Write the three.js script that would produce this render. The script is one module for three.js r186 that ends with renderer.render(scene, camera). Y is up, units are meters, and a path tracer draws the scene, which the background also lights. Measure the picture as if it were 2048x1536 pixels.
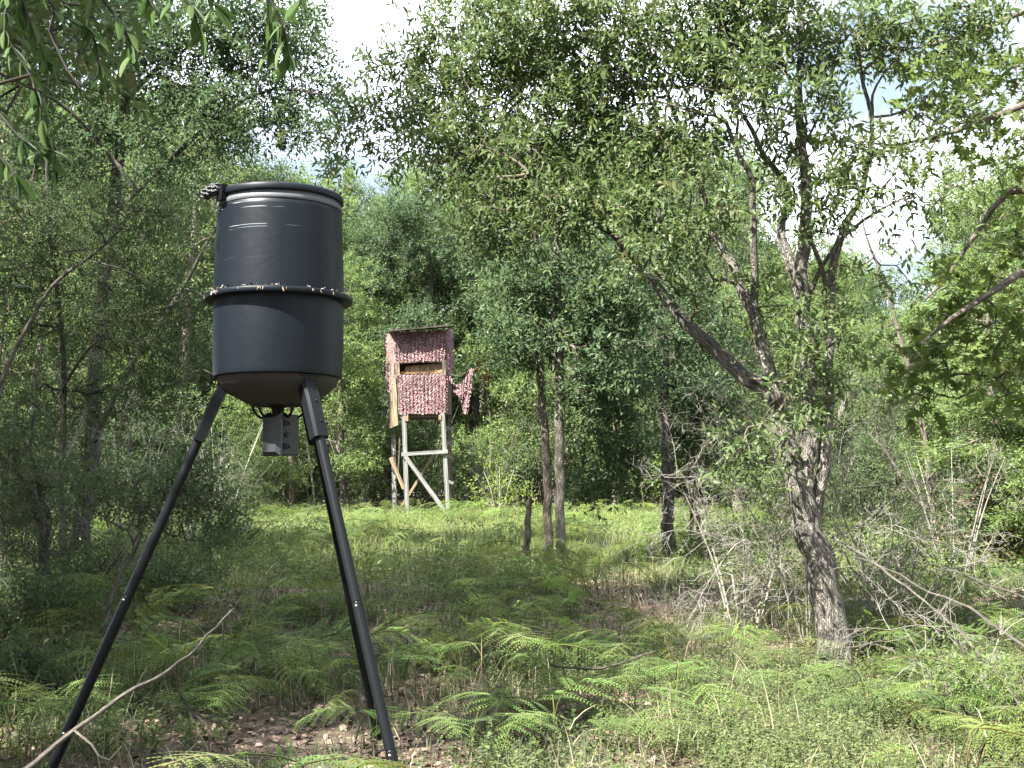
import * as THREE from 'three';
import { mergeGeometries, mergeVertices, toCreasedNormals } from 'three/addons/utils/BufferGeometryUtils.js';
import { RoundedBoxGeometry } from 'three/addons/geometries/RoundedBoxGeometry.js';
import { ImprovedNoise } from 'three/addons/math/ImprovedNoise.js';

/* ---------------------------------------------------------------- camera, sky, sun, exposure */
const F = 2350, EYE = 1.6, PITCH = Math.atan(217 / F);          // focal length in pixels of the 2048 x 1536 photograph
const scene = new THREE.Scene();
const camera = new THREE.PerspectiveCamera(2 * Math.atan(768 / F) * 180 / Math.PI, 4 / 3, 0.1, 900);
camera.position.set(0, EYE, 0); camera.rotation.x = PITCH;
const EXPOSURE = 6.0, SUN_POWER = 5, SUN = new THREE.Vector3(-0.468, 0.777, 0.421).normalize();
const SKY_HAZE = [0.15, 0.178, 0.21], SKY_BLUE = [0.115, 0.155, 0.205], SKY_CLOUD = [0.52, 0.56, 0.62];

const noise3 = new ImprovedNoise();
const fbm = (x, y, z, o = 4) => { let s = 0, a = 0.5; for (let i = 0; i < o; i++) { s += a * noise3.noise(x, y, z); x *= 2.03; y *= 2.03; z *= 2.03; a *= 0.5; } return s; };
{
  const W = 1024, H = 512, data = new Float32Array(W * H * 4), sm = THREE.MathUtils.smoothstep;
  for (let j = 0; j < H; j++) for (let i = 0; i < W; i++) {
    const el = ((j + 0.5) / H - 0.5) * Math.PI, az = ((i + 0.5) / W - 0.5) * 2 * Math.PI;
    const y = Math.sin(el), x = Math.cos(el) * Math.cos(az), z = Math.cos(el) * Math.sin(az), yy = Math.max(y, 0);
    const k = 1 / (yy + 0.28), n = fbm(x * k * 1.3 + 7.3, z * k * 1.3 + 2.1, 4.2, 5);
    const cloud = sm(n, -0.24, 0.10), glow = Math.pow(Math.max(0, x * SUN.x + y * SUN.y + z * SUN.z), 6) * 0.25;
    const blue = sm(yy, 0.0, 0.55), o = (j * W + i) * 4;
    for (let c = 0; c < 3; c++) {
      let v = SKY_HAZE[c] * (1 - blue) + SKY_BLUE[c] * blue;
      v = v * (1 - cloud) + SKY_CLOUD[c] * cloud + glow;
      if (y < 0) v *= Math.max(0.25, 1 + y * 4);
      data[o + c] = v;
    }
    data[o + 3] = 1;
  }
  const t = new THREE.DataTexture(data, W, H, THREE.RGBAFormat, THREE.FloatType);
  t.mapping = THREE.EquirectangularReflectionMapping; t.magFilter = THREE.LinearFilter; t.needsUpdate = true;
  scene.background = t; scene.environment = t;
}
const sun = new THREE.DirectionalLight(new THREE.Color(1.0, 0.965, 0.89), SUN_POWER);
sun.target.position.set(0, 2, -14); sun.position.copy(SUN).multiplyScalar(60).add(sun.target.position); sun.castShadow = true; sun.shadow.radius = 1.2;
Object.assign(sun.shadow.camera, { left: -35, right: 35, top: 35, bottom: -35, near: 1, far: 160 }); sun.shadow.mapSize.set(4096, 4096);
scene.add(sun, sun.target);
const renderer = new THREE.WebGLRenderer({ antialias: true });
renderer.toneMapping = THREE.LinearToneMapping; renderer.toneMappingExposure = EXPOSURE; renderer.shadowMap.enabled = true;

/* ---------------------------------------------------------------- helpers */
let R = rng(1);
function rng(a) { return () => { a = (a + 0x6d2b79f5) | 0; let t = Math.imul(a ^ (a >>> 15), 1 | a); t = (t + Math.imul(t ^ (t >>> 7), 61 | t)) ^ t; return ((t ^ (t >>> 14)) >>> 0) / 4294967296; }; }
const rr = (a, b) => a + (b - a) * R(), V = (x, y, z) => new THREE.Vector3(x, y, z);
const gauss = () => (R() + R() + R() - 1.5) * 1.15;
function rayDir(u, v) { const y = -(v - 768) / F, c = Math.cos(PITCH), s = Math.sin(PITCH); return V((u - 1024) / F, y * c + s, y * s - c); }
function at(u, v, d) { const r = rayDir(u, v); return r.multiplyScalar(d / -r.z).add(V(0, EYE, 0)); }      // the place seen at a pixel, d metres ahead
function ground(x, z) {
  const d = Math.max(-z, -6);
  const base = d >= 0 ? 1.35 * (1 - Math.exp(-d / 20)) : d * 0.05;
  return base + 0.10 * noise3.noise(x * 0.35 + 3, z * 0.35, 1.5) + 0.035 * noise3.noise(x * 1.3, z * 1.3, 7.5) + 0.02 * noise3.noise(x * 3.1, z * 3.1, 3.5);
}
function gpt(u, v) { for (let d = 2; d < 90; d += 0.04) { const p = at(u, v, d); if (p.y <= ground(p.x, p.z)) return p; } return at(u, v, 90); }
const used = {};
function numbered(n) { const k = used[n] = (used[n] ?? -1) + 1; return k ? `${n}_${String(k).padStart(3, '0')}` : n; }
function thing(name, label, category, p = [0, 0, 0], group) {
  const o = new THREE.Group(); o.name = numbered(name); o.position.set(...(p.isVector3 ? p.toArray() : p)); scene.add(o);
  Object.assign(o.userData, { label, category }); if (group) o.userData.group = group; return o;
}
function mesh(name, geo, mat, parent, kind) {
  const m = new THREE.Mesh(geo, mat); m.castShadow = m.receiveShadow = true;
  m.name = parent ? name : numbered(name); if (kind) m.userData.kind = kind; (parent ?? scene).add(m); return m;
}
function copyOf(o, p, turn, s, label, group) {
  const c = o.clone(); c.name = numbered(o.name.replace(/_\d{3}$/, '')); c.position.copy(p); c.rotation.set(0, turn, 0); c.scale.set(s[0] ?? s, s[1] ?? s, s[2] ?? s);
  c.userData = { ...o.userData, label: label ?? o.userData.label }; if (group) c.userData.group = group; scene.add(c); return c;
}
class Buf {                                                     // growing vertex buffers
  constructor(n = 4096, color = true) { this.n = 0; this.m = 0; this.color = color; this.p = new Float32Array(n * 3); this.q = new Float32Array(n * 3); this.c = color ? new Float32Array(n * 3) : null; this.t = color ? null : new Float32Array(n * 2); this.i = new Uint32Array(n * 2); }
  room(v, f) {
    const g = (a, k) => { if (a.length >= k) return a; const b = new a.constructor(Math.max(k, a.length * 2)); b.set(a); return b; };
    this.p = g(this.p, (this.n + v) * 3); this.q = g(this.q, (this.n + v) * 3); if (this.c) this.c = g(this.c, (this.n + v) * 3); else this.t = g(this.t, (this.n + v) * 2); this.i = g(this.i, (this.m + f) * 3);
  }
  v(x, y, z, nx, ny, nz, a, b, c) { const k = this.n * 3; this.p[k] = x; this.p[k + 1] = y; this.p[k + 2] = z; this.q[k] = nx; this.q[k + 1] = ny; this.q[k + 2] = nz; if (this.c) { this.c[k] = a; this.c[k + 1] = b; this.c[k + 2] = c; } else { this.t[this.n * 2] = a; this.t[this.n * 2 + 1] = b; } return this.n++; }
  f(a, b, c) { const k = this.m * 3; this.i[k] = a; this.i[k + 1] = b; this.i[k + 2] = c; this.m++; }
  geo() {
    const g = new THREE.BufferGeometry();
    g.setAttribute('position', new THREE.BufferAttribute(this.p.slice(0, this.n * 3), 3)); g.setAttribute('normal', new THREE.BufferAttribute(this.q.slice(0, this.n * 3), 3));
    if (this.c) g.setAttribute('color', new THREE.BufferAttribute(this.c.slice(0, this.n * 3), 3)); else g.setAttribute('uv', new THREE.BufferAttribute(this.t.slice(0, this.n * 2), 2));
    g.setIndex(new THREE.BufferAttribute(this.i.slice(0, this.m * 3), 1)); return g;
  }
}
const _a = V(), _b = V(), _c = V(), _n = V();
// one leaf: base p, direction d, up-side n; shape 0 = folded lance (4 faces), 1 = diamond (2 faces), 2 = lobed star (9 faces)
function leaf(B, p, d, n, len, wid, col, shape = 1) {
  _a.copy(d).normalize(); _b.crossVectors(_a, n).normalize(); _n.crossVectors(_b, _a).normalize();
  const { x, y, z } = p, s = wid / 2, P = (l, w, h) => B.v(x + _a.x * l + _b.x * w + _n.x * h, y + _a.y * l + _b.y * w + _n.y * h, z + _a.z * l + _b.z * w + _n.z * h, _n.x + _b.x * w / s * 0.25, _n.y + _b.y * w / s * 0.25, _n.z + _b.z * w / s * 0.25, col[0], col[1], col[2]);
  if (shape === 1) { B.room(4, 2); const a = P(0, 0, 0), b = P(len * .45, s, s * .25), c = P(len, 0, -len * .08), e = P(len * .45, -s, s * .25); B.f(a, b, c); B.f(a, c, e); }
  else if (shape === 0) {
    B.room(6, 4); const a = P(0, 0, 0), b = P(len * .3, s * .9, s * .3), c = P(len * .68, s * .8, s * .1), t = P(len, 0, -len * .16), e = P(len * .68, -s * .8, s * .1), f = P(len * .3, -s * .9, s * .3);
    B.f(a, b, f); B.f(b, c, f); B.f(c, e, f); B.f(c, t, e);
  } else {
    B.room(12, 11); const o = P(len * .3, 0, len * .03), ring = [];
    const L = [[0, 0], [.02, .3], [.16, .52], [.3, .2], [.62, .5], [.56, .14], [1, 0], [.56, -.14], [.62, -.5], [.3, -.2], [.16, -.52], [.02, -.3]];
    B.room(12, 12); for (const [l, w] of L) ring.push(P(len * l, len * w, -len * .12 * (Math.abs(w) + l * l * .6)));
    for (let k = 0; k < 12; k++) B.f(o, ring[k], ring[(k + 1) % 12]);
  }
}
const tone = (set) => { const k = R(), c = set[k < .45 ? 0 : k < .8 ? 1 : k < .97 ? 2 : 3], s = rr(.78, 1.22); return [c[0] * s, c[1] * s, c[2] * s]; };
// foliage tones (linear): common, second, third, rare
const GREEN = {
  oak: [[.082, .122, .038], [.108, .148, .046], [.062, .096, .036], [.16, .14, .06]],
  dark: [[.064, .108, .044], [.084, .128, .050], [.050, .086, .040], [.12, .13, .04]],
  thicket: [[.066, .100, .042], [.086, .120, .046], [.054, .084, .038], [.14, .11, .05]],
  light: [[.114, .174, .044], [.138, .188, .052], [.092, .150, .042], [.17, .17, .06]],
  gum: [[.105, .150, .034], [.125, .165, .038], [.085, .126, .032], [.16, .14, .04]],
  near: [[.056, .104, .026], [.066, .116, .030], [.048, .090, .026], [.076, .120, .034]],
  brown: [[.19, .125, .092], [.25, .175, .135], [.12, .080, .058], [.32, .245, .19]],
};

/* ---------------------------------------------------------------- textures and materials */
function tex(w, h, fn, srgb) {
  const d = new Uint8Array(w * h * 4); for (let j = 0; j < h; j++) for (let i = 0; i < w; i++) { const c = fn(i / w, j / h), k = (j * w + i) * 4; d[k] = c[0] * 255; d[k + 1] = c[1] * 255; d[k + 2] = c[2] * 255; d[k + 3] = 255; }
  const t = new THREE.DataTexture(d, w, h); t.wrapS = t.wrapT = THREE.RepeatWrapping; t.magFilter = THREE.LinearFilter; if (srgb) t.colorSpace = THREE.SRGBColorSpace; t.needsUpdate = true; return t;
}
const cl01 = (x) => Math.min(1, Math.max(0, x));
// tiling noise: periodic in u and v
const tile = (u, v, fu, fv, s, o = 4) => { const a = u * 2 * Math.PI, b = v * 2 * Math.PI; return fbm(Math.cos(a) * fu / 6.28 + s, Math.sin(a) * fu / 6.28 + Math.cos(b) * fv / 6.28 * 1.0, Math.sin(b) * fv / 6.28 + s * .7, o); };
const barkH = (u, v) => { const w = tile(u, v, 6, 6, 3.1, 3) * .12, a = Math.abs(tile(u + w, v, 34, 7, 9.7, 3)), b = Math.abs(tile(u - w, v, 20, 9, 1.7, 2)); return cl01(Math.min(a * 3.2, b * 4.5 + .15) + tile(u, v, 60, 60, 5.5, 2) * .35); };
const barkMap = tex(256, 512, (u, v) => { const h = barkH(u, v), g = .44 + .52 * h + tile(u, v, 9, 9, 8.8, 3) * .45; return [cl01(g), cl01(g * (.97 + tile(u, v, 4, 4, 2, 2) * .12)), cl01(g * .93)]; }, true);
const barkBump = tex(256, 512, (u, v) => { const h = barkH(u, v); return [h, h, h]; });
barkMap.repeat.set(2.2, 1.1); barkBump.repeat.set(2.2, 1.1);
const bark = (r, g, b, bump = .012) => new THREE.MeshStandardMaterial({ color: new THREE.Color().setRGB(r, g, b), map: barkMap, bumpMap: barkBump, bumpScale: bump, roughness: .95 });
const M = {
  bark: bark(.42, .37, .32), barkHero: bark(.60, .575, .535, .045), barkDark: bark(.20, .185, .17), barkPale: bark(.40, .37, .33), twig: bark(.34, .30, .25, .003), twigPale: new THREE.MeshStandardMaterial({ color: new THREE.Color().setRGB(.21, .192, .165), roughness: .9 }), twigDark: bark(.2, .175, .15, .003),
  leaf: new THREE.MeshPhysicalMaterial({ vertexColors: true, roughness: 1, transmission: .5, thickness: 0, side: THREE.DoubleSide, specularIntensity: .2, clearcoat: .32, clearcoatRoughness: .36 }),
  leafMatte: new THREE.MeshPhysicalMaterial({ vertexColors: true, roughness: 1, transmission: .5, thickness: 0, side: THREE.DoubleSide, specularIntensity: .15, clearcoat: .05, clearcoatRoughness: .45 }),
  litter: new THREE.MeshStandardMaterial({ vertexColors: true, roughness: .85, side: THREE.DoubleSide }),
};

/* ---------------------------------------------------------------- trees: a skeleton of limbs, then the nearest-branch growth of twigs */
class Plant {
  constructor() { this.N = []; this.tips = []; }
  limb(pts, step = .14, free = true, join = true) {              // pts: [Vector3, radius]
    const curve = new THREE.CatmullRomCurve3(pts.map((q) => q[0]), false, 'centripetal'), n = Math.max(2, Math.ceil(curve.getLength() / step));
    let parent = -1;
    if (join && this.N.length) { let best = 1e9; this.N.forEach((q, k) => { const d = q.p.distanceToSquared(pts[0][0]); if (d < best) { best = d; parent = k; } }); }
    for (let k = 0; k <= n; k++) {
      const t = k / n, f = t * (pts.length - 1), a = Math.min(pts.length - 2, Math.floor(f));
      const p = curve.getPoint(t), r = pts[a][1] + (pts[a + 1][1] - pts[a][1]) * (f - a);
      if (k > 0 && k < n) p.add(V(gauss(), gauss(), gauss()).multiplyScalar(Math.min(.02, r * .25)));
      this.N.push({ p, parent, fixed: r, free: typeof free === 'number' ? t > free : free, len: parent < 0 ? 0 : this.N[parent].len + step }); parent = this.N.length - 1;
    }
    return this;
  }
  clump(c, rx, ry, rz, n, shell = .5) {                          // twig places through an ellipsoid
    for (let k = 0; k < n; k++) {
      const d = V(gauss(), gauss(), gauss()).normalize(), r = Math.pow(R(), shell);
      this.tips.push(V(c.x + d.x * rx * r, c.y + d.y * ry * r, c.z + d.z * rz * r));
    }
    return this;
  }
  grow(bf = .35, step = .22, curl = .35, droop = 0) {
    const N = this.N, base = N.slice();
    const order = this.tips.map((p) => { let b = 1e9; for (const q of base) if (q.free) b = Math.min(b, q.p.distanceToSquared(p)); return [b, p]; }).sort((x, y) => x[0] - y[0]);
    this.ends = [];
    for (const [, p] of order) {
      let best = 1e9, w = -1;
      for (let k = 0; k < N.length; k++) { const q = N[k]; if (!q.free) continue; const dx = q.p.x - p.x, dy = q.p.y - p.y, dz = q.p.z - p.z; const d = Math.sqrt(dx * dx + dy * dy + dz * dz) + bf * q.len * .12 + (dy > 0 ? dy * .35 : 0); if (d < best) { best = d; w = k; } }
      const s = N[w], dist = s.p.distanceTo(p), n = Math.max(1, Math.ceil(dist / step));
      const dir = s.parent >= 0 ? s.p.clone().sub(N[s.parent].p).normalize() : V(0, 1, 0);
      const c = s.p.clone().lerp(p, .5).addScaledVector(dir, dist * curl).add(V(gauss() * dist * .1, gauss() * dist * .1 - droop * dist, gauss() * dist * .1));
      let par = w;
      for (let k = 1; k <= n; k++) {
        const t = k / n, q = s.p.clone().multiplyScalar((1 - t) * (1 - t)).addScaledVector(c, 2 * t * (1 - t)).addScaledVector(p, t * t);
        N.push({ p: q, parent: par, free: true, len: N[par].len + dist / n }); par = N.length - 1;
      }
      this.ends.push(par);
    }
    return this;
  }
  radii(tip = .0026, e = .42) {
    const N = this.N, c = new Float32Array(N.length); for (const k of this.ends ?? []) c[k] += 1;
    for (let k = N.length - 1; k >= 0; k--) if (N[k].parent >= 0) c[N[k].parent] += Math.max(c[k], .5);
    N.forEach((q, k) => { q.r = q.fixed ?? tip * Math.pow(Math.max(1, c[k]), e); if (q.parent >= 0 && q.fixed === undefined) q.r = Math.min(q.r, N[q.parent].r * .92); });
    return this;
  }
  wood(thick = .016, bigSides = 12) {                            // [limbs, branches] as tubes
    const N = this.N, kids = N.map(() => []), out = [new Buf(4096, false), new Buf(8192, false)];
    N.forEach((q, k) => q.parent >= 0 && kids[q.parent].push(k));
    const starts = []; N.forEach((q, k) => { if (q.parent < 0) starts.push([k]); });
    const chainOf = (first) => { const ch = first.slice(); let k = ch[ch.length - 1]; while (kids[k].length) { let b = kids[k][0]; for (const j of kids[k]) if (N[j].r > N[b].r) b = j; for (const j of kids[k]) if (j !== b) starts.push([k, j]); ch.push(b); k = b; } return ch; };
    const t = V(), u = V(), w = V();
    while (starts.length) {
      const ch = chainOf(starts.pop()); if (ch.length < 2) continue;
      const rs = ch.map((k) => N[k].r); if (ch.length > 1 && rs[0] > rs[1] * 1.3) rs[0] = rs[1] * 1.15;
      const rmax = rs[0], B = out[rmax > thick ? 0 : 1], S = rmax > .06 ? bigSides : rmax > .02 ? 7 : rmax > .008 ? 4 : 3;
      B.room(ch.length * (S + 1), ch.length * S * 2); let v = 0, prev = -1; u.set(.3, .1, .9);
      for (let k = 0; k < ch.length; k++) {
        const p = N[ch[k]].p; t.copy(N[ch[Math.min(k + 1, ch.length - 1)]].p).sub(N[ch[Math.max(k - 1, 0)]].p).normalize();
        u.addScaledVector(t, -u.dot(t)).normalize(); w.crossVectors(t, u); if (k) v += p.distanceTo(N[ch[k - 1]].p);
        const r = k === ch.length - 1 && S < 7 ? rs[k] * .5 : rs[k], first = B.n;
        for (let j = 0; j <= S; j++) {
          const a = (j % S) / S * 2 * Math.PI, ca = Math.cos(a), sa = Math.sin(a), lump = S >= 12 ? 1 + .12 * noise3.noise(ca * 1.5 + 4, sa * 1.5, v * 1.4) + .06 * noise3.noise(ca * 4, sa * 4 + 3, v * 4) : 1;
          const nx = u.x * ca + w.x * sa, ny = u.y * ca + w.y * sa, nz = u.z * ca + w.z * sa;
          B.v(p.x + nx * r * lump, p.y + ny * r * lump, p.z + nz * r * lump, nx, ny, nz, Math.max(1, Math.round(rmax * 6.28 * 3)) / 3 * j / S, v);
        }
        if (prev >= 0) for (let j = 0; j < S; j++) { B.f(prev + j, prev + j + 1, first + j); B.f(prev + j + 1, first + j + 1, first + j); }
        prev = first;
      }
    }
    return out.map((b) => (b.m ? b.geo() : null));
  }
  // twigs with leaves at every end; o: len, wid, shape, tones, twigs, per, twig (length), up
  leaves(o, keep) {
    const B = new Buf(65536), N = this.N, d = V(), q = V(), l = V(), n = V(), side = V();
    for (const k of this.ends) {
      const e = N[k], back = N[e.parent].p;
      if (keep && R() > keep(e.p)) continue;
      for (let t = 0; t < o.twigs; t++) {
        d.copy(e.p).sub(back).normalize().addScaledVector(V(gauss(), gauss() + (o.up ?? .1), gauss()), .9).normalize();
        const L = o.twig * rr(.55, 1.2), c0 = tone(o.tones); side.set(gauss(), gauss(), gauss()).cross(d).normalize();
        const per = Math.round(o.per * rr(.7, 1.25));
        for (let j = 0; j < per; j++) {
          const f = (j + .6) / per; q.copy(e.p).addScaledVector(d, L * f); q.y -= f * f * L * (o.sag ?? .12);
          side.applyAxisAngle(d, 2.4 + gauss() * .4); l.copy(side).addScaledVector(d, rr(.35, 1.0)); l.y += o.hang ?? 0;
          n.set(gauss() * .9, 1, gauss() * .9); const s = rr(.7, 1.2), cc = tone(o.tones), col = [(c0[0] + cc[0]) / 2, (c0[1] + cc[1]) / 2, (c0[2] + cc[2]) / 2];
          leaf(B, q, l, n, o.len * s, o.wid * s, col, o.shape);
        }
      }
    }
    return B.geo();
  }
  build(root, o, mats) {                                         // trunk, branches and crown as the parts of a thing whose place is the origin of the skeleton
    const off = root.position; for (const q of this.N) q.p.sub(off);
    this.radii(o.tip ?? .0026, o.e ?? .42); const [big, small] = this.wood(o.thick ?? .016, o.sides);
    if (big) mesh(o.trunkName ?? 'trunk', big, mats[0], root);
    if (small) mesh('branches', small, mats[1], root, 'stuff');
    if (o.leaf) mesh(o.crownName ?? 'crown', this.leaves(o.leaf, o.keep), mats[2] ?? M.leaf, root, 'stuff');
    for (const l of o.more ?? []) mesh('foliage', this.leaves(l, l.keep), l.mat ?? M.leaf, root, 'stuff');
    return root;
  }
}
const LEAF = {
  oak: { len: .085, wid: .026, shape: 0, tones: GREEN.oak, twigs: 2, per: 9, twig: .26 },
  dark: { len: .085, wid: .030, shape: 1, tones: GREEN.dark, twigs: 3, per: 9, twig: .32 },
  fine: { len: .042, wid: .017, shape: 1, tones: GREEN.thicket, twigs: 2, per: 12, twig: .30 },
  light: { len: .085, wid: .034, shape: 1, tones: GREEN.light, twigs: 3, per: 9, twig: .32 },
  gum: { len: .092, wid: .08, shape: 2, tones: GREEN.gum, twigs: 1, per: 6, twig: .3, hang: -.5 },
};
const px = (r, d) => r * d / F;
const path = (list, d, dEnd = d) => list.map(([u, v, r], k) => [at(u, v, d + (dEnd - d) * k / (list.length - 1)), r]);
function blobs(P, list) { for (const [u, v, d, ru, rv, n, deep] of list) P.clump(at(u, v, d), px(ru, d), px(rv, d), deep ?? px((ru + rv) / 2, d), n); return P; }

/* ---------------------------------------------------------------- the ground */
const litterMap = (() => {
  const S = 1024, c = document.createElement('canvas'); c.width = c.height = S; const g = c.getContext('2d'); R = rng(11);
  g.fillStyle = '#4a3c30'; g.fillRect(0, 0, S, S);
  const cols = ['#5d4b3c', '#6e5a48', '#3a2e25', '#806a56', '#4c3f33', '#96816c', '#2c241d', '#6b4a37', '#57523c', '#a8957f'];
  for (let k = 0; k < 9000; k++) {
    const x = R() * S, y = R() * S, l = rr(6, 20), w = rr(2, 7), a = R() * 6.28; g.fillStyle = cols[Math.floor(R() * cols.length)]; g.globalAlpha = rr(.5, 1);
    for (const ox of [-S, 0, S]) for (const oy of [-S, 0, S]) { if (x + ox < -30 || x + ox > S + 30 || y + oy < -30 || y + oy > S + 30) continue; g.beginPath(); g.ellipse(x + ox, y + oy, l / 2, w / 2, a, 0, 6.3); g.fill(); }
  }
  const t = new THREE.CanvasTexture(c); t.colorSpace = THREE.SRGBColorSpace; t.wrapS = t.wrapT = THREE.RepeatWrapping; return t;
})();
{
  const xs = [], zs = [], NX = 190, NZ = 230;
  for (let i = 0; i <= NX; i++) { const t = i / NX * 2 - 1; xs.push(Math.sign(t) * (Math.abs(t) * 9 + 400 * Math.pow(Math.abs(t), 6))); }
  for (let j = 0; j <= NZ; j++) { const t = j / NZ; zs.push(8 - (t * 40 + 460 * Math.pow(t, 7))); }
  const g = new THREE.BufferGeometry(), p = [], uv = [], col = [], idx = [];
  for (const z of zs) for (const x of xs) {
    p.push(x, ground(x, z), z); uv.push(x / 1.7, z / 1.7);
    const m = cl01((-z - 11) / 5) * .6 + .25 * noise3.noise(x * .4, z * .4, 9), k = .85 + .35 * noise3.noise(x * .8, z * .8, 2);
    col.push(k * (1 - .35 * cl01(m)), k * (1 + .05 * cl01(m)), k * (1 - .55 * cl01(m)));
  }
  for (let j = 0; j < NZ; j++) for (let i = 0; i < NX; i++) { const a = j * (NX + 1) + i, b = a + 1, c = a + NX + 1, d = c + 1; idx.push(a, b, c, b, d, c); }
  g.setAttribute('position', new THREE.Float32BufferAttribute(p, 3)); g.setAttribute('uv', new THREE.Float32BufferAttribute(uv, 2)); g.setAttribute('color', new THREE.Float32BufferAttribute(col, 3)); g.setIndex(idx); g.computeVertexNormals();
  mesh('ground', g, new THREE.MeshStandardMaterial({ map: litterMap, bumpMap: litterMap, bumpScale: .02, vertexColors: true, roughness: .95 }), null, 'structure');
}

/* ---------------------------------------------------------------- the big forked tree on the right */
R = rng(21);
{
  const b = gpt(1672, 1348), d = -b.z; b.y -= .06;
  const root = thing('forked_oak_tree', 'big many-stemmed tree with rough grey furrowed trunk leaning on the right', 'tree', b), P = new Plant();
  P.limb([[b.clone(), .165], ...path([[1671, 1334, .15], [1670, 1322, .1193], [1662, 1240, .1075], [1640, 1130, .0991], [1612, 1040, .0907], [1592, 960, .0823]], d)], .07, false);
  P.limb(path([[1592, 962, .0714], [1572, 890, .0655], [1550, 805, .0588], [1500, 755, .0538], [1455, 724, .0487], [1390, 664, .0420], [1347, 612, .0378], [1304, 560, .0336], [1257, 512, .0294], [1226, 469, .0252], [1147, 426, .0210], [1097, 398, .0176], [1062, 352, .0143], [1030, 320, .0109], [960, 290, .0084]], d, d + .9), .1, .2);
  P.limb(path([[1552, 800, .0504], [1546, 767, .0470], [1520, 690, .0420], [1507, 625, .0403], [1481, 577, .0370], [1464, 530, .0336], [1434, 478, .0302], [1426, 442, .0277], [1409, 397, .0244], [1361, 259, .0185], [1340, 200, .0151], [1300, 100, .0109], [1270, 0, .0084]], d, d + .5), .1, .3);
  P.limb(path([[1507, 625, .0302], [1510, 560, .0269], [1507, 500, .0244], [1506, 415, .0218], [1502, 352, .0202], [1471, 300, .0168], [1450, 242, .0134], [1375, 221, .0092], [1310, 200, .0067]], d + .25, d), .1, .3);
  P.limb(path([[1471, 300, .0126], [1475, 230, .0109], [1461, 193, .0092], [1380, 173, .0067]], d + .1, d - .2), .1);
  P.limb(path([[1600, 990, .0689], [1618, 900, .0622], [1619, 832, .0588], [1615, 711, .0538], [1607, 616, .0504], [1602, 538, .0462], [1612, 440, .0403], [1612, 366, .0370], [1602, 279, .0336], [1596, 173, .0286], [1603, 86, .0227], [1596, 0, .0185], [1590, -90, .0126]], d, d + .3), .1, .35);
  P.limb(path([[1600, 640, .0420], [1594, 573, .0403], [1570, 500, .0370], [1562, 445, .0319], [1578, 415, .0277], [1568, 363, .0244], [1527, 311, .0202], [1506, 263, .0176], [1471, 207, .0134], [1440, 120, .0092]], d + .1, d + .6), .1);
  P.limb(path([[1592, 180, .0176], [1561, 114, .0143], [1547, 35, .0109], [1540, -60, .0076]], d + .3, d + .6), .1);
  P.limb(path([[1608, 610, .0185], [1640, 540, .0168], [1690, 470, .0134], [1760, 420, .0092], [1830, 385, .0059]], d + .15, d - .2), .1);
  P.limb(path([[1620, 1060, .0504], [1645, 950, .0454], [1655, 850, .0420], [1655, 760, .0386], [1658, 660, .0353], [1663, 556, .0319], [1680, 478, .0286], [1697, 439, .0252], [1718, 400, .0218], [1731, 346, .0193], [1741, 294, .0176], [1744, 235, .0160], [1724, 156, .0134], [1715, 86, .0109], [1720, 10, .0084]], d, d + .2), .1, .35);
  P.limb(path([[1659, 600, .0202], [1650, 556, .0185], [1624, 487, .0151], [1600, 430, .0101]], d + .1, d - .3), .1);
  P.limb(path([[1745, 235, .0109], [1748, 180, .0101], [1810, 90, .0076], [1841, 20, .0059]], d + .2, d + .4), .1);
  P.limb(path([[1612, 285, .0109], [1650, 205, .0101], [1680, 85, .0067]], d + .3, d + .1), .1);
  blobs(P, [
    [1450, 110, d, 120, 110, 120], [1290, 110, d + .4, 130, 110, 140], [1200, 220, d + .6, 120, 100, 130], [1330, 290, d + .3, 110, 90, 110], [1080, 300, d + .9, 120, 100, 130], [1150, 420, d + .6, 110, 80, 90],
    [940, 300, d + 1.3, 120, 120, 130], [1020, 160, d + 1.2, 120, 110, 120], [880, 180, d + 1.6, 80, 90, 70], [820, 260, d + 1.8, 110, 80, 80], [1000, 440, d + 1, 110, 80, 90], [1260, 420, d + .3, 90, 80, 60], [1400, 420, d - .3, 80, 100, 40],
    [1500, 180, d - .4, 90, 110, 50], [1580, 60, d + .3, 110, 70, 40], [1690, 60, d, 110, 70, 34], [1620, 420, d - .4, 110, 60, 36], [1740, 380, d - .2, 120, 60, 30], [1560, 330, d + .2, 70, 80, 22], [1480, 600, d + .2, 110, 60, 16], [1640, 720, d - .2, 90, 120, 24], [1340, 530, d, 120, 70, 34], [1100, 90, d + .8, 160, 100, 120], [1180, 20, d + .5, 200, 80, 130], [1480, 10, d, 150, 70, 90], [720, 230, d + 1.9, 60, 60, 30], [690, 320, d + 1.9, 50, 50, 16], [770, 150, d + 1.8, 60, 50, 20], [1700, 110, d + .2, 110, 70, 46], [1810, 70, d, 110, 70, 50], [1900, 210, d, 90, 70, 26], [1640, 220, d, 60, 70, 22], [1930, 60, d, 100, 60, 40], [1760, 300, d - .2, 110, 40, 18], [1860, 400, d - .2, 80, 50, 12], [1560, 850, d - .35, 120, 120, 16], [1500, 900, d - .3, 80, 80, 14], [900, 70, d + 1.6, 90, 70, 50], [980, 130, d + 1.3, 80, 70, 40], [850, 130, d + 1.8, 60, 50, 26], [1000, 10, d + 1.2, 110, 60, 50], [1660, 640, d - .3, 80, 80, 18], [1780, 520, d - .2, 80, 60, 10],
  ]);
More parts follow.
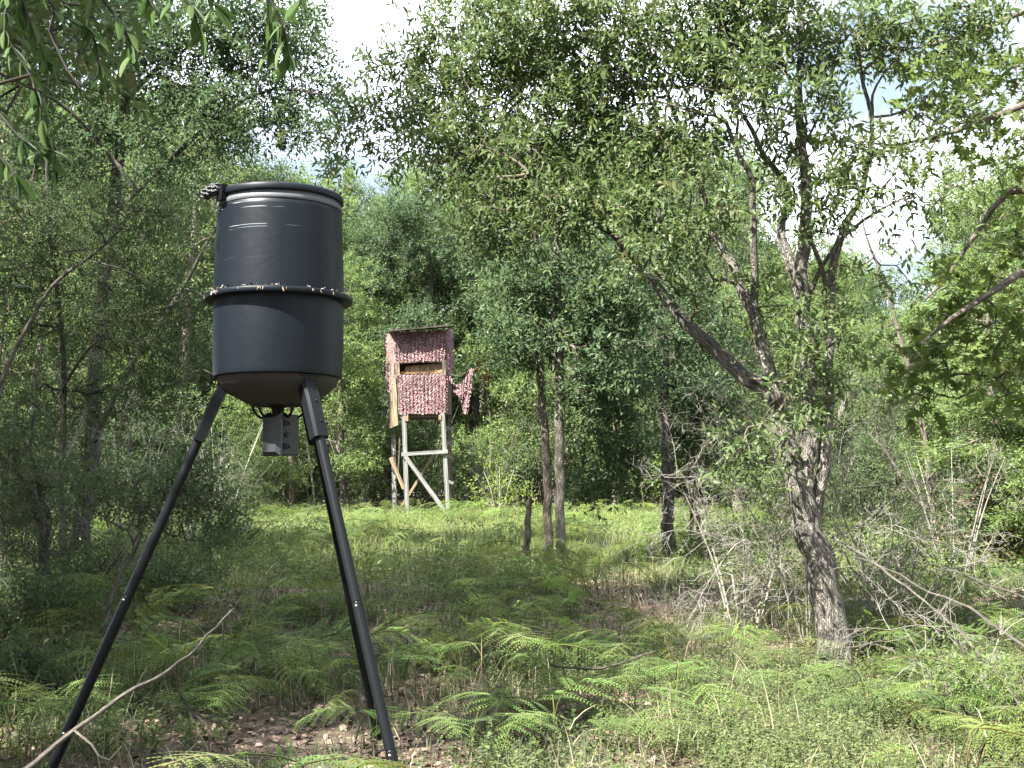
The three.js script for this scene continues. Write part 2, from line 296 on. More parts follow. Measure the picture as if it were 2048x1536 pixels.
  P.grow(.3, .16, .35).build(root, { tip: .0028, thick: .019, sides: 18, leaf: { ...LEAF.oak, len: .070, wid: .022, per: 11 }, keep: (p) => (p.x > 1.75 && p.y < 4.6 ? .4 : .92) }, [M.barkHero, M.twig, M.leaf]);
}
/* bare thorny twigs round its foot */
R = rng(31);
function bareBrush(name, label, u, v, list, mat = M.twigPale, tip = .0021, group) {
  const b = gpt(u, v), d = -b.z, root = thing(name, label, 'dead brush', b, group), P = new Plant();
  for (const [pts, r, dd] of list) P.limb([[b.clone().add(V(gauss() * .1, -.03, gauss() * .1)), r * .68], ...pts.map(([a, c], k) => [at(a, c, d + (dd ?? 0) * (k + 1) / pts.length), .68 * r * (1 - .75 * (k + 1) / pts.length)])], .12, .15, false);
  const shoot = (q, dir, L, r, depth) => {
    const d = dir.clone(), m = q.clone().addScaledVector(d, L * .5).add(V(gauss(), gauss(), gauss()).multiplyScalar(L * .07)), e = q.clone().addScaledVector(d, L).add(V(gauss(), gauss() - .2, gauss()).multiplyScalar(L * .16));
    P.limb([[q.clone(), r], [m, r * .8], [e, r * .45]], .07);
    if (depth) for (let k = 0, n = Math.round(L / .05); k < n; k++) { const t = rr(.15, 1), s = t < .5 ? q.clone().lerp(m, t * 2) : m.clone().lerp(e, t * 2 - 1); shoot(s, d.clone().multiplyScalar(.55).add(V(gauss(), gauss(), gauss()).multiplyScalar(.75)).normalize(), L * rr(.25, .55), r * .7, depth - 1); }
  };
  const N = P.N.slice(); N.forEach((q) => { if (!q.free || q.parent < 0 || R() < .08) return; const t = q.p.clone().sub(N[q.parent].p).normalize(); shoot(q.p, t.multiplyScalar(.6).add(V(gauss(), gauss() + .15, gauss()).multiplyScalar(.8)).normalize(), rr(.15, .45), tip, 2); if (R() < .6) shoot(q.p, V(gauss(), gauss() + .2, gauss()).normalize(), rr(.12, .4), tip, 2); });
  P.ends = []; P.radii(tip, .36); for (const q of P.N) q.p.sub(b);
  const [big, small] = P.wood(.011); if (big) mesh('stem', big, mat, root); if (small) mesh('twigs', small, mat, root, 'stuff');
  P.N.forEach((q) => q.p.add(b)); return [root, P];
}
{
  bareBrush('dead_brush', 'dense pale bare twigs spreading left from the forked oak trunk', 1600, 1290, [
    [[[1560, 1150], [1500, 1020], [1430, 960], [1330, 955]], .013, -.5], [[[1580, 1130], [1530, 1000], [1470, 880], [1400, 860]], .011, -.3], [[[1540, 1180], [1460, 1090], [1360, 1060], [1290, 1080]], .010, -.6],
    [[[1570, 1160], [1490, 1080], [1420, 1160], [1380, 1240]], .009, -.8], [[[1610, 1100], [1570, 930], [1500, 860], [1440, 840]], .010, -.4], [[[1590, 1180], [1520, 1130], [1440, 1080], [1400, 1000]], .009, -.2], [[[1640, 1100], [1655, 920], [1690, 780], [1705, 660]], .010, -.4], [[[1600, 1060], [1540, 900], [1470, 800], [1390, 760]], .010, -.5], [[[1560, 1120], [1600, 960], [1580, 830], [1540, 740]], .009, -.5]]);
  bareBrush('dead_brush', 'tangle of grey dry twigs right of the forked oak trunk', 1760, 1300, [
    [[[1740, 1180], [1720, 1080], [1760, 1000], [1840, 960]], .012, -.3], [[[1760, 1170], [1800, 1090], [1870, 1080], [1960, 1120]], .012, -.5], [[[1730, 1150], [1690, 1040], [1660, 950], [1620, 900]], .011, -.5],
    [[[1750, 1160], [1770, 1060], [1720, 980], [1700, 900]], .010, -.4], [[[1800, 1200], [1860, 1140], [1930, 1150], [2010, 1190]], .010, -.5], [[[1720, 1200], [1640, 1110], [1580, 1100], [1520, 1130]], .009, -.7], [[[1790, 1180], [1830, 1060], [1900, 990], [1990, 990]], .010, -.3], [[[1770, 1200], [1790, 1020], [1780, 900], [1800, 800]], .010, -.3], [[[1700, 1210], [1660, 1120], [1700, 1060], [1790, 1050]], .009, -.9]]);
  bareBrush('dead_brush', 'low grey broken twigs along the right edge of the clearing', 1960, 1420, [
    [[[1940, 1330], [1900, 1270], [1840, 1250], [1780, 1260]], .009, -.2], [[[1980, 1350], [2000, 1270], [2060, 1230]], .009, -.2], [[[1950, 1370], [1890, 1350], [1820, 1330]], .008, -.2]]);
  bareBrush('dead_brush', 'fan of thin grey bare stems in the shade left of the feeder legs', 250, 1190, [
    [[[240, 1090], [225, 990], [215, 930]], .011, .1], [[[270, 1080], [290, 990], [300, 910], [330, 860]], .011, .2], [[[255, 1100], [260, 1010], [262, 940], [240, 850]], .010, -.1], [[[280, 1110], [320, 1040], [390, 1000], [470, 980]], .009, -.2], [[[230, 1110], [170, 1040], [120, 990]], .010, .2]]);
}
/* ---------------------------------------------------------------- left thicket */
R = rng(41);
function pxTree(name, label, base, limbs, list, o, mats, grow = [.3, .2, .35], group) {
  const b = gpt(...base), d = -b.z; b.y -= .05; const root = thing(name, label, o.category ?? 'tree', b, group), P = new Plant();
  limbs.forEach(([pts, dd = 0, free = true], k) => { const l = path(pts, d + (k ? dd * .3 : 0), d + dd); if (!k) l.unshift([b.clone(), pts[0][2] * 1.25]); P.limb(l, .13, free, k > 0); });
  blobs(P, list.map(([u, v, dd, ...r]) => [u, v, d + dd, ...r])); P.grow(...grow).build(root, o, mats); return root;
}
pxTree('tall_thicket_tree', 'tall dark-trunked tree whose canopy fills the upper left', [157, 1134],
  [[[[160, 1080, .115], [168, 1010, .108], [182, 925, .10], [188, 780, .092], [203, 620, .085], [222, 450, .078], [240, 300, .07], [262, 100, .06], [285, -150, .045], [300, -420, .02]], .6, .3],
    [[[190, 880, .04], [203, 849, .04], [262, 731, .036], [300, 670, .032], [321, 646, .030], [385, 540, .024], [440, 440, .017], [500, 360, .012]], -.8, .5],
    [[[225, 430, .036], [330, 330, .03], [430, 240, .024], [540, 180, .017], [650, 190, .011]], -1], [[[235, 330, .034], [150, 230, .028], [60, 170, .02]], -.8], [[[250, 200, .034], [380, 80, .027], [520, 0, .02], [600, -60, .012]], -.5]],
  [[90, 140, 0, 160, 110, 150], [300, 120, -.5, 150, 110, 170], [470, 110, -.6, 130, 110, 150], [560, 90, -.3, 80, 80, 60], [200, 270, -.3, 170, 90, 130], [420, 240, -.8, 150, 70, 130], [560, 210, -.8, 90, 60, 66], [640, 175, -.8, 60, 40, 22], [330, 20, -.3, 230, 90, 170], [60, 20, 0, 130, 90, 90], [330, 340, -.6, 90, 50, 40], [640, 110, -.9, 40, 40, 12], [600, 260, -.9, 80, 36, 26], [90, 330, 0, 120, 80, 70], [200, 60, -.5, 160, 80, 90], [480, 30, -.8, 140, 70, 80], [60, 90, -.5, 110, 100, 70], [600, 40, -.8, 70, 60, 26]],
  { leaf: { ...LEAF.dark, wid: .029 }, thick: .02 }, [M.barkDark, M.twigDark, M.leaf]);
pxTree('slim_thicket_tree', 'slim dark tree standing upright at the left, fine small leaves', [128, 1165],
  [[[[126, 1080, .042], [122, 985, .04], [126, 850, .037], [127, 710, .033], [112, 560, .028], [98, 450, .023], [95, 371, .018], [92, 250, .011]], .2, .3], [[[125, 780, .018], [160, 720, .015], [230, 650, .011], [330, 615, .007]], -.5], [[[110, 540, .014], [60, 490, .011], [0, 450, .008]], .3], [[[124, 900, .017], [70, 890, .014], [10, 905, .010]], .2]],
  [[120, 480, 0, 120, 90, 170], [250, 520, -.3, 130, 90, 190], [60, 640, .3, 120, 100, 170], [230, 660, -.3, 130, 90, 190], [340, 600, -.3, 80, 90, 110], [340, 720, 0, 90, 90, 130], [100, 790, .3, 130, 90, 170], [260, 800, 0, 130, 80, 180], [380, 480, 0, 60, 80, 70]],
  { leaf: LEAF.fine, thick: .012 }, [M.barkDark, M.twigDark, M.leafMatte]);
pxTree('leaning_thicket_tree', 'thin tree leaning right across the left thicket with forked grey stems', [-40, 1180],
  [[[[-30, 1000, .0297], [-15, 860, .0277], [13, 739, .0251], [63, 638, .0224], [110, 566, .0198], [178, 515, .0172], [250, 443, .0139], [271, 358, .0106], [285, 270, .0066]], .2, .3], [[[-20, 900, .0132], [20, 560, .0119], [50, 430, .0092], [70, 330, .0066]], .5], [[[170, 520, .0092], [250, 540, .0079], [330, 590, .0053]], -.3]],
  [[30, 400, .4, 90, 80, 80], [60, 560, .5, 100, 70, 110], [190, 400, 0, 110, 70, 110], [300, 420, 0, 90, 60, 80], [20, 850, .3, 90, 100, 110]],
  { leaf: LEAF.fine, thick: .012 }, [M.bark, M.twigDark, M.leafMatte]);
pxTree('crooked_thicket_tree', 'low crooked tree with dark bent stems at the far left edge', [92, 1200],
  [[[[90, 1130, .05], [83, 1040, .046], [70, 1000, .042], [50, 960, .036], [20, 930, .03], [-30, 890, .02]], .2, .2], [[[88, 1090, .03], [100, 1040, .03], [82, 1000, .028], [75, 940, .024], [62, 900, .018], [70, 820, .011]], -.2, .3]],
  [[20, 900, 0, 90, 60, 70], [90, 960, -.3, 90, 50, 66], [30, 1040, -.4, 70, 60, 56]],
  { leaf: LEAF.fine, thick: .012 }, [M.barkDark, M.twigDark, M.leafMatte]);
pxTree('pale_stemmed_sapling', 'sapling with curved pale grey stem behind the left feeder leg', [196, 1315],
  [[[[200, 1280, .020], [212, 1240, .019], [225, 1190, .018], [245, 1140, .017], [268, 1105, .015], [280, 1070, .013], [275, 1000, .010], [262, 940, .006]], 0, .3], [[[268, 1110, .010], [262, 1070, .009], [215, 1040, .007], [180, 1010, .005]], .2]],
  [[300, 1000, 0, 90, 70, 70], [390, 980, 0, 80, 60, 66], [200, 990, .2, 80, 50, 46], [420, 1060, .3, 70, 50, 40]],
  { leaf: LEAF.fine, thick: .006 }, [M.barkPale, M.twig, M.leafMatte]);
/* low shrubs of the left thicket */
R = rng(45);
function shrubAt(name, label, u, v, w, h, n, lf, group, mats = [M.twigDark, M.twigDark, M.leafMatte]) {
  const b = gpt(u, v), d = -b.z, root = thing(name, label, 'shrub', b, group), P = new Plant(), W = px(w, d), H = px(h, d);
  for (let k = 0; k < 6; k++) { const a = R() * 6.28, q = b.clone().add(V(Math.cos(a) * W * .12, -.03, Math.sin(a) * W * .12)); P.limb([[q, .012], [q.clone().add(V(Math.cos(a) * W * .2, H * .5, Math.sin(a) * W * .2)), .009], [q.clone().add(V(Math.cos(a) * W * .5, H * rr(.75, 1), Math.sin(a) * W * .5)), .004]], .1, .2, false); }
  P.clump(b.clone().add(V(0, H * .5, 0)), W * .6, H * .55, W * .5, n, .6); P.tips = P.tips.filter((p) => p.y > ground(p.x, p.z) + .04);
  return P.grow(.15, .12, .3).build(root, { trunkName: 'stems', crownName: 'foliage', thick: .007, tip: .002, leaf: lf }, mats);
}
const LS = { ...LEAF.fine, len: .045, wid: .02, per: 10 };
shrubAt('thorny_bush', 'twiggy bush with sparse small leaves left of the forked oak foot', 1490, 1268, 200, 310, 150, { ...LEAF.oak, shape: 1, len: .042, wid: .018, twigs: 2, per: 5 }, undefined, [M.twigPale, M.twigPale, M.leaf]);
shrubAt('thorny_bush', 'twiggy bush with sparse small leaves right of the forked oak foot', 1800, 1270, 260, 260, 180, { ...LEAF.oak, shape: 1, len: .042, wid: .018, twigs: 2, per: 5 }, undefined, [M.twigPale, M.twigPale, M.leaf]);
shrubAt('thorny_bush', 'thin leafy shrub low at the right edge before the fallen stems', 1960, 1480, 190, 130, 120, { ...LEAF.light, shape: 1, len: .04, wid: .017, twigs: 2, per: 7 }, undefined, [M.twig, M.twig, M.leaf]);
shrubAt('thicket_shrub', 'dark small-leaved shrub lowest at the left edge', 60, 1300, 190, 150, 170, LS);
shrubAt('thicket_shrub', 'shaded shrub around the base of the tall thicket tree', 170, 1200, 200, 120, 130, LS);
shrubAt('thicket_shrub', 'dim shrub directly behind the left feeder leg', 330, 1230, 170, 130, 120, LS);
shrubAt('thicket_shrub', 'loose dark shrub between the feeder legs', 455, 1130, 150, 100, 110, LS);
shrubAt('thicket_shrub', 'tall grey-green shrub left under the feeder box', 450, 1045, 180, 150, 130, LS);
shrubAt('thicket_shrub', 'small dark shrub in the lower left corner', 40, 1440, 170, 120, 130, LS);

/* ---------------------------------------------------------------- trees beyond the clearing whose trunks show */
R = rng(51);
const midO = (lf) => ({ leaf: lf, thick: .022 });
pxTree('dark_twin_tree', 'dark slender trunk, left of a close pair right of the stand', [1096, 1152],
  [[[[1097, 1080, .0533], [1094, 950, .0499], [1086, 820, .0464], [1078, 700, .0430], [1072, 560, .0387], [1066, 400, .0310], [1060, 250, .0172]], .3, .5]],
  [[1040, 690, 0, 90, 80, 90], [1020, 600, .3, 70, 80, 60], [1080, 560, 0, 100, 80, 100], [1010, 480, .6, 90, 60, 70]],
  midO(LEAF.dark), [M.bark, M.twigDark, M.leaf]);
pxTree('pale_twin_tree', 'lichen-pale trunk, right of a close pair right of the stand', [1124, 1156],
  [[[[1122, 1080, .0585], [1119, 950, .0550], [1120, 800, .0516], [1118, 660, .0473], [1114, 500, .0387], [1118, 350, .0258], [1120, 220, .0129]], .2, .5]],
  [[1170, 660, 0, 100, 80, 110], [1240, 600, 0, 90, 70, 90], [1190, 760, -.2, 60, 60, 50], [1220, 800, .3, 90, 90, 100], [1180, 520, .3, 110, 70, 90], [1240, 900, .5, 80, 60, 60], [1200, 960, .8, 80, 40, 36]],
  midO(LEAF.dark), [M.barkPale, M.twigDark, M.leaf]);
pxTree('bent_dark_tree', 'dark trunk bent at its foot, midway between stand and forked oak', [1342, 1116],
  [[[[1336, 1060, .0860], [1336, 960, .0817], [1330, 850, .0774], [1326, 720, .0731], [1322, 580, .0645], [1318, 420, .0516], [1320, 280, .0258]], .2, .5]],
  [[1320, 700, 0, 90, 80, 100], [1390, 790, -.2, 80, 80, 80], [1260, 720, .3, 80, 70, 70], [1400, 650, .3, 90, 70, 80], [1300, 560, .3, 100, 60, 80], [1340, 860, .5, 90, 50, 60], [1430, 880, .3, 70, 60, 50], [1270, 460, .5, 100, 60, 60]],
  midO(LEAF.dark), [M.barkDark, M.twigDark, M.leaf]);
pxTree('thin_black_sapling', 'thin blackish sapling stem, left of two beside the bent dark tree', [1386, 1106], [[[[1384, 1050, .0292], [1378, 960, .0275], [1370, 860, .0241], [1362, 720, .0172]], .2, .6]], [[1380, 740, 0, 60, 60, 40], [1430, 720, 0, 60, 60, 40]], midO(LEAF.dark), [M.barkDark, M.twigDark, M.leaf]);
pxTree('thin_black_sapling', 'thin blackish sapling stem, right of two beside the bent dark tree', [1398, 1112], [[[[1397, 1050, .0310], [1392, 980, .0284], [1386, 880, .0241], [1392, 740, .0172]], .2, .6]], [[1450, 780, 0, 60, 60, 40], [1420, 830, .2, 50, 50, 30]], midO(LEAF.dark), [M.barkDark, M.twigDark, M.leaf]);
pxTree('thick_shaded_tree', 'thick dark trunk in shade just right of the stand', [952, 1016],
  [[[[950, 960, .1806], [949, 880, .1720], [948, 780, .1634], [944, 640, .1462], [938, 480, .1118], [936, 340, .0602]], .4, .5]],
  [[890, 560, 0, 90, 70, 110], [800, 540, 0, 90, 80, 120], [960, 620, 0, 70, 70, 80], [850, 460, 0, 110, 70, 110], [740, 500, -1, 80, 90, 110], [940, 440, .4, 90, 60, 70], [720, 620, -.5, 60, 90, 90], [860, 650, .8, 110, 50, 80]],
  midO({ ...LEAF.dark, len: .1, wid: .036 }), [M.barkDark, M.twigDark, M.leaf]);
pxTree('grey_lone_trunk_tree', 'slim grey trunk seen between the feeder box and its front leg', [584, 1034],
  [[[[584, 990, .0645], [583, 920, .0602], [578, 820, .0516], [574, 700, .0430], [570, 560, .0301]], .2, .6]],
  [[540, 860, .5, 80, 60, 70], [640, 820, 0, 70, 70, 70], [570, 720, .5, 90, 70, 60], [470, 840, .5, 70, 80, 80], [720, 740, 0, 60, 90, 90], [730, 880, .3, 50, 70, 60]],
  midO({ ...LEAF.light, len: .09, wid: .032 }), [M.bark, M.twig, M.leaf]);
pxTree('tree_behind_feeder', 'dark leafy tree rising behind the right side of the black barrel', [640, 1010],
  [[[[642, 940, .1032], [640, 800, .0946], [650, 600, .0860], [680, 450, .0602], [690, 360, .0258]], 0, .5]],
  [[660, 480, 0, 60, 80, 100], [730, 420, 0, 80, 60, 100], [700, 560, 0, 60, 60, 70], [780, 400, .5, 60, 50, 50], [640, 400, 0, 80, 50, 70], [400, 470, 0, 60, 90, 90], [430, 560, 0, 60, 60, 70]],
  midO({ ...LEAF.dark, len: .1, wid: .036 }), [M.barkDark, M.twigDark, M.leaf]);
/* a broken dead trunk */
{
  const b = gpt(1056, 1140), d = -b.z, root = thing('broken_trunk', 'grey splintered dead trunk stub left of the trunk pair', 'dead tree', b), P = new Plant();
  P.limb([[b.clone().add(V(0, -.05, 0)), .05], [at(1055, 1080, d), .042], [at(1058, 1010, d), .034], [at(1060, 994, d), .012]], .08); P.ends = []; for (const q of P.N) q.p.sub(b); P.radii();
  mesh('trunk', P.wood()[0], M.bark, root);
}
/* forked young tree and long-stemmed tree on the right */
pxTree('forked_young_tree', 'grey young tree forked low behind the twig tangle on the right', [1874, 1108],
  [[[[1870, 1070, .05], [1866, 1030, .046], [1858, 960, .042], [1850, 880, .038], [1830, 780, .034], [1805, 690, .030], [1782, 610, .026], [1762, 547, .022], [1735, 480, .016], [1722, 430, .010]], 0, .2], [[[1866, 1025, .03], [1835, 1000, .028], [1800, 950, .022], [1770, 900, .014], [1740, 870, .009]], .3], [[[1856, 960, .018], [1910, 900, .015], [1990, 870, .011], [2060, 850, .008]], -.5], [[[1850, 880, .014], [1900, 780, .011], [1940, 690, .008]], .2]],
  [[1800, 830, .4, 90, 70, 50], [1900, 960, .3, 90, 60, 46], [1780, 960, .3, 80, 60, 50], [1720, 800, .6, 60, 90, 60], [1860, 700, .3, 90, 60, 40], [1950, 880, 0, 80, 40, 26], [1760, 660, .4, 60, 70, 30]],
  { leaf: { ...LEAF.oak, len: .05, wid: .02, shape: 1 }, thick: .012 }, [M.bark, M.twig, M.leaf]);
/* broad-leaved tree reaching in from beyond the right edge */
R = rng(61);
pxTree('lobed_leaf_tree', 'tree with star-shaped lobed yellow-green leaves reaching in from the right edge', [2230, 1270],
  [[[[2225, 1100, .12], [2215, 900, .11], [2205, 700, .10], [2200, 500, .09], [2190, 250, .07], [2170, 0, .05], [2150, -200, .02]], 0, .8], [[[2200, 540, .05], [2120, 570, .042], [2048, 545, .034], [1985, 585, .026], [1900, 640, .017], [1840, 690, .010]], -.5], [[[2195, 420, .045], [2100, 400, .036], [2020, 385, .03], [1950, 470, .02], [1890, 560, .012], [1850, 600, .008]], .5],
    [[[2185, 260, .04], [2080, 205, .03], [2010, 225, .024], [1900, 265, .017], [1790, 290, .009]], -.6], [[[2170, 60, .036], [2080, 20, .028], [1960, 60, .018], [1860, 90, .010]], -.3], [[[2205, 640, .035], [2100, 640, .03], [2048, 620, .024], [1990, 700, .015], [1950, 780, .009]], .2]],
  [[1980, 150, 0, 110, 100, 52], [1860, 130, -.3, 90, 70, 24], [2050, 310, 0, 80, 90, 26], [1940, 250, -.3, 110, 60, 24], [1940, 560, 0, 80, 70, 18], [1900, 700, 0, 130, 80, 44], [1970, 640, -.2, 110, 90, 34], [2030, 740, 0, 80, 100, 34], [1850, 780, .3, 90, 60, 22], [2040, 480, 0, 60, 80, 16], [1830, 300, -.3, 80, 40, 9], [1690, 260, -.5, 60, 70, 8], [1640, 320, -.5, 60, 60, 5]],
  { leaf: LEAF.gum, thick: .02 }, [M.bark, M.twigDark, M.leafMatte], [.25, .2, .3]);
/* ---------------------------------------------------------------- overhanging branch with large leaves, top left; its trunk stands just outside the view */
R = rng(71);
{
  const b = V(-2.35, ground(-2.35, -1.7) - .05, -1.7), root = thing('overhanging_tree', 'near tree whose large-leaved shaded sprays hang into the top left corner', 'tree', b), P = new Plant();
  P.limb([[b.clone(), .13], [V(-2.32, 1.2, -1.75), .11], [V(-2.3, 2.6, -1.8), .095], [V(-2.25, 3.9, -1.9), .07], [V(-2.1, 5.2, -1.9), .04]], .2, false);
  P.limb([[V(-2.3, 2.7, -1.8), .045], [V(-1.9, 2.95, -2.2), .03], [V(-1.5, 2.95, -2.6), .02], [at(60, -120, 2.75), .014]], .1, .7);
  P.limb([[V(-1.9, 2.95, -2.2), .02], [at(300, -160, 2.6), .015], [at(470, -120, 2.7), .010]], .1, .7);
  const sprays = [[[30, -60], [10, 60], [60, 150], [85, 240], [110, 340]], [[60, -110], [110, 20], [180, 60], [200, 150]], [[-60, 120], [10, 240], [60, 290], [100, 300]], [[300, -150], [330, -40], [380, 10], [400, 60]], [[470, -120], [520, -40], [560, 40], [580, 110]], [[400, -140], [420, -60], [430, 10]], [[-80, 200], [-10, 300], [30, 350]], [[20, -80], [60, 40], [90, 120]], [[140, -120], [200, -10], [250, 60], [265, 110]], [[250, -140], [280, -40], [310, 20]], [[540, -140], [590, -60], [600, 0]], [[500, -130], [530, -20], [545, 60], [540, 120]], [[100, 60], [130, 130], [170, 190]], [[60, 150], [20, 210], [0, 250]]];
  for (const s of sprays) { const d = rr(2.6, 3); P.limb(s.map(([u, v], k) => [at(u, v, d), .006 - .004 * k / (s.length - 1)]), .05, true); }
  const first = P.N.length; P.ends = []; const all = P.N.slice(); for (const q of P.N) q.p.sub(b); P.radii(); const [big, small] = P.wood(.012); mesh('trunk', big, M.barkDark, root); if (small) mesh('branches', small, M.twigDark, root, 'stuff');
  const variants = [0, 1, 2, 3].map((k) => {                       // a long leaf with a folded midrib and a curl
    const B = new Buf(64), n = 7, c = [...GREEN.near[k]];
    for (let j = 0; j <= n; j++) { const t = j / n, w = .5 * Math.pow(Math.sin(Math.PI * Math.min(1, t * .93 + .045)), .8), y = -t * t * (.10 + .06 * k), lift = w * (.10 + .05 * (k % 2)); for (const s of [-1, 0, 1]) B.v(s * w * .34, y + Math.abs(s) * lift * .6, t, s * .3, 1, .15, c[0], c[1], c[2]); }
    for (let j = 0; j < n; j++) for (const o of [0, 1]) { const a = j * 3 + o; B.room(0, 2); B.f(a, a + 3, a + 1); B.f(a + 1, a + 3, a + 4); } return B.geo();
  });
  let count = 0;
  const tw = P.N.filter((q) => q.fixed < .0062 && q.parent >= 0);
  for (const q of tw) if (count < 290) for (let k = 0; k < 4; k++) {
    const wp = q.p.clone().add(b), tz = (wp.y - EYE) / -wp.z; if (tz > .50 || wp.x / -wp.z < -.47 || R() < .15) continue;
    const m = mesh('leaf', variants[Math.floor(R() * 4)], M.leafMatte, root), L = rr(.04, .075), dir = q.p.clone().sub(P.N[q.parent].p).normalize().multiplyScalar(.7).add(V(gauss() * .9, rr(-.8, .1), gauss() * .6)).normalize();
    m.position.copy(q.p); const zx = V(0, 1, 0).add(V(gauss() * .6, 0, gauss() * .6)).cross(dir).normalize(), yy = dir.clone().cross(zx); m.quaternion.setFromRotationMatrix(new THREE.Matrix4().makeBasis(zx, yy, dir)); m.scale.setScalar(L); count++;
  }
}

/* ---------------------------------------------------------------- the wood behind: a few kinds of tree, copied */
R = rng(81);
function kindTree(name, label, h, base, rx, n, lf, mats, trunkR, group, blobsN = 16) {
  const root = thing(name, label, 'tree', [0, 0, 0], group), P = new Plant(), bend = rr(-.5, .5);
  P.limb([[V(0, -.3, 0), trunkR * 1.2], [V(bend * .2, h * .25, gauss() * .1), trunkR], [V(bend * .5, h * .55, gauss() * .2), trunkR * .7], [V(bend, h * .97, gauss() * .3), .01]], .3, base / h);
  for (let k = 0; k < blobsN; k++) {
    const t = Math.pow((k + R()) / blobsN, .9), y = base + (h - base) * t, w = rx * Math.sqrt(Math.max(.08, 1 - Math.pow(Math.abs(t - .38) / .66, 2))), a = k * 2.4 + rr(-.4, .4), e = w * rr(.35, .95);
    P.clump(V(Math.cos(a) * e + bend * t, y, Math.sin(a) * e), rr(.55, 1.1) * rx * .45, rr(.4, .75) * rx * .45, rr(.55, 1.1) * rx * .45, Math.round(n / blobsN));
  }
  return P.grow(.35, .4, .3).build(root, { leaf: lf, thick: .03, tip: .004 }, mats);
}
const BIG = (l) => ({ ...l, len: .115, wid: .042, twig: .42 });
const G_WOOD = 'trees of the dense wood behind the clearing';
const kinds = [
  kindTree('wood_tree', 'dark green leafy tree in the dense wood behind the clearing', 10, 2.0, 2.2, 900, BIG(LEAF.dark), [M.barkDark, M.twigDark, M.leaf], .13, G_WOOD, 18),
  kindTree('wood_tree', 'bright green airy tree in the dense wood behind the clearing', 9, 1.2, 2.0, 800, BIG(LEAF.light), [M.bark, M.twig, M.leaf], .10, G_WOOD, 15),
  kindTree('wood_tree', 'mid green leafy tree in the dense wood behind the clearing', 10, 1.6, 2.4, 900, BIG(LEAF.oak), [M.bark, M.twigDark, M.leaf], .14, G_WOOD, 20),
  kindTree('wood_tree', 'bright green airy tree in the dense wood behind the clearing', 8, .6, 1.8, 800, BIG(LEAF.light), [M.bark, M.twig, M.leaf], .09, G_WOOD, 14),
  kindTree('wood_tree', 'dark green leafy tree in the dense wood behind the clearing', 9, 2.6, 2.2, 850, BIG(LEAF.dark), [M.barkDark, M.twigDark, M.leaf], .15, G_WOOD, 15),
].map((o, k) => ({ o, h: [10, 9, 10, 8, 9][k], placed: false }));
const topLine = (u) => { const L = [[-200, 150], [380, 200], [420, 330], [640, 345], [690, 400], [830, 380], [900, 250], [1480, 260], [1500, 470], [1640, 470], [1760, 500], [1800, 590], [1930, 590], [1970, 330], [2300, 250]]; for (let k = 1; k < L.length; k++) if (u <= L[k][0]) { const t = (u - L[k - 1][0]) / (L[k][0] - L[k - 1][0]); return L[k - 1][1] + (L[k][1] - L[k - 1][1]) * t; } return 300; };
const spot = (u) => { const L = [[120, 'at the far left'], [330, 'left of the feeder legs'], [440, 'left of the barrel'], [560, 'behind the barrel left side'], [690, 'behind the barrel right side'], [775, 'between the feeder and the stand'], [905, 'behind the stand'], [1060, 'just right of the stand'], [1150, 'behind the trunk pair'], [1250, 'right of the trunk pair'], [1330, 'left of the bent dark tree'], [1440, 'behind the bent dark tree'], [1550, 'close left of the forked oak'], [1680, 'behind the forked oak'], [1790, 'close right of the forked oak'], [1900, 'behind the young tree'], [2010, 'near the right edge'], [9999, 'at the right edge']]; return L.find((q) => u <= q[0])[1]; };
const rank = (d) => (d < 28 ? 'out before the wood' : d < 33.5 ? 'front rank of the wood' : d < 41 ? 'second rank of the wood' : d < 51 ? 'third rank of the wood' : 'rearmost rank of the wood');
const LOOK = ['dark green tree', 'bright airy tree', 'mid green tree', 'low bright green tree', 'dark bare-stemmed tree'];
function place(u, d, top, kind, turn = R() * 6.28) {
  const label = `${LOOK[kind]} ${spot(u)}, ${rank(d)}`;
  const q = at(u, 900, d), gy = ground(q.x, q.z), K = kinds[kind], h = at(u, top, d).y - gy, s = h / K.h, p = V(q.x, gy - .1, q.z), w = Math.max(s, .75) * rr(.9, 1.1);
  if (!K.placed) { K.o.position.copy(p); K.o.rotation.y = turn; K.o.scale.set(w, s, w); K.placed = true; K.o.userData.label = label; } else copyOf(K.o, p, turn, [w, s, w], label);
}
R = rng(83);
for (const [d, gap, ks, off] of [[30, 150, [0, 1, 2, 3], 30], [37, 125, [0, 1, 2, 4], 0], [46, 105, [1, 2, 3, 1], 60], [57, 95, [1, 3, 1, 2], 20]])
  for (let u = -120 + off; u < 2180; u += gap) { const uu = u + rr(-30, 30); if (d === 30 && uu > 760 && uu < 1010) continue; place(uu, d + rr(-2, 2), topLine(uu) + rr(-15, 80) + (d === 30 ? rr(0, 140) : 0), ks[Math.floor(R() * 4)]); }
/* nearer leafy trees on the right half, lit from the left */
for (const [u, d, t, k] of [[2000, 17, 330, 1], [2090, 14, 560, 3], [1960, 21, 640, 3], [1560, 23, 560, 1], [1480, 26, 420, 2], [1750, 24, 640, 3]]) place(u, d, t, k);
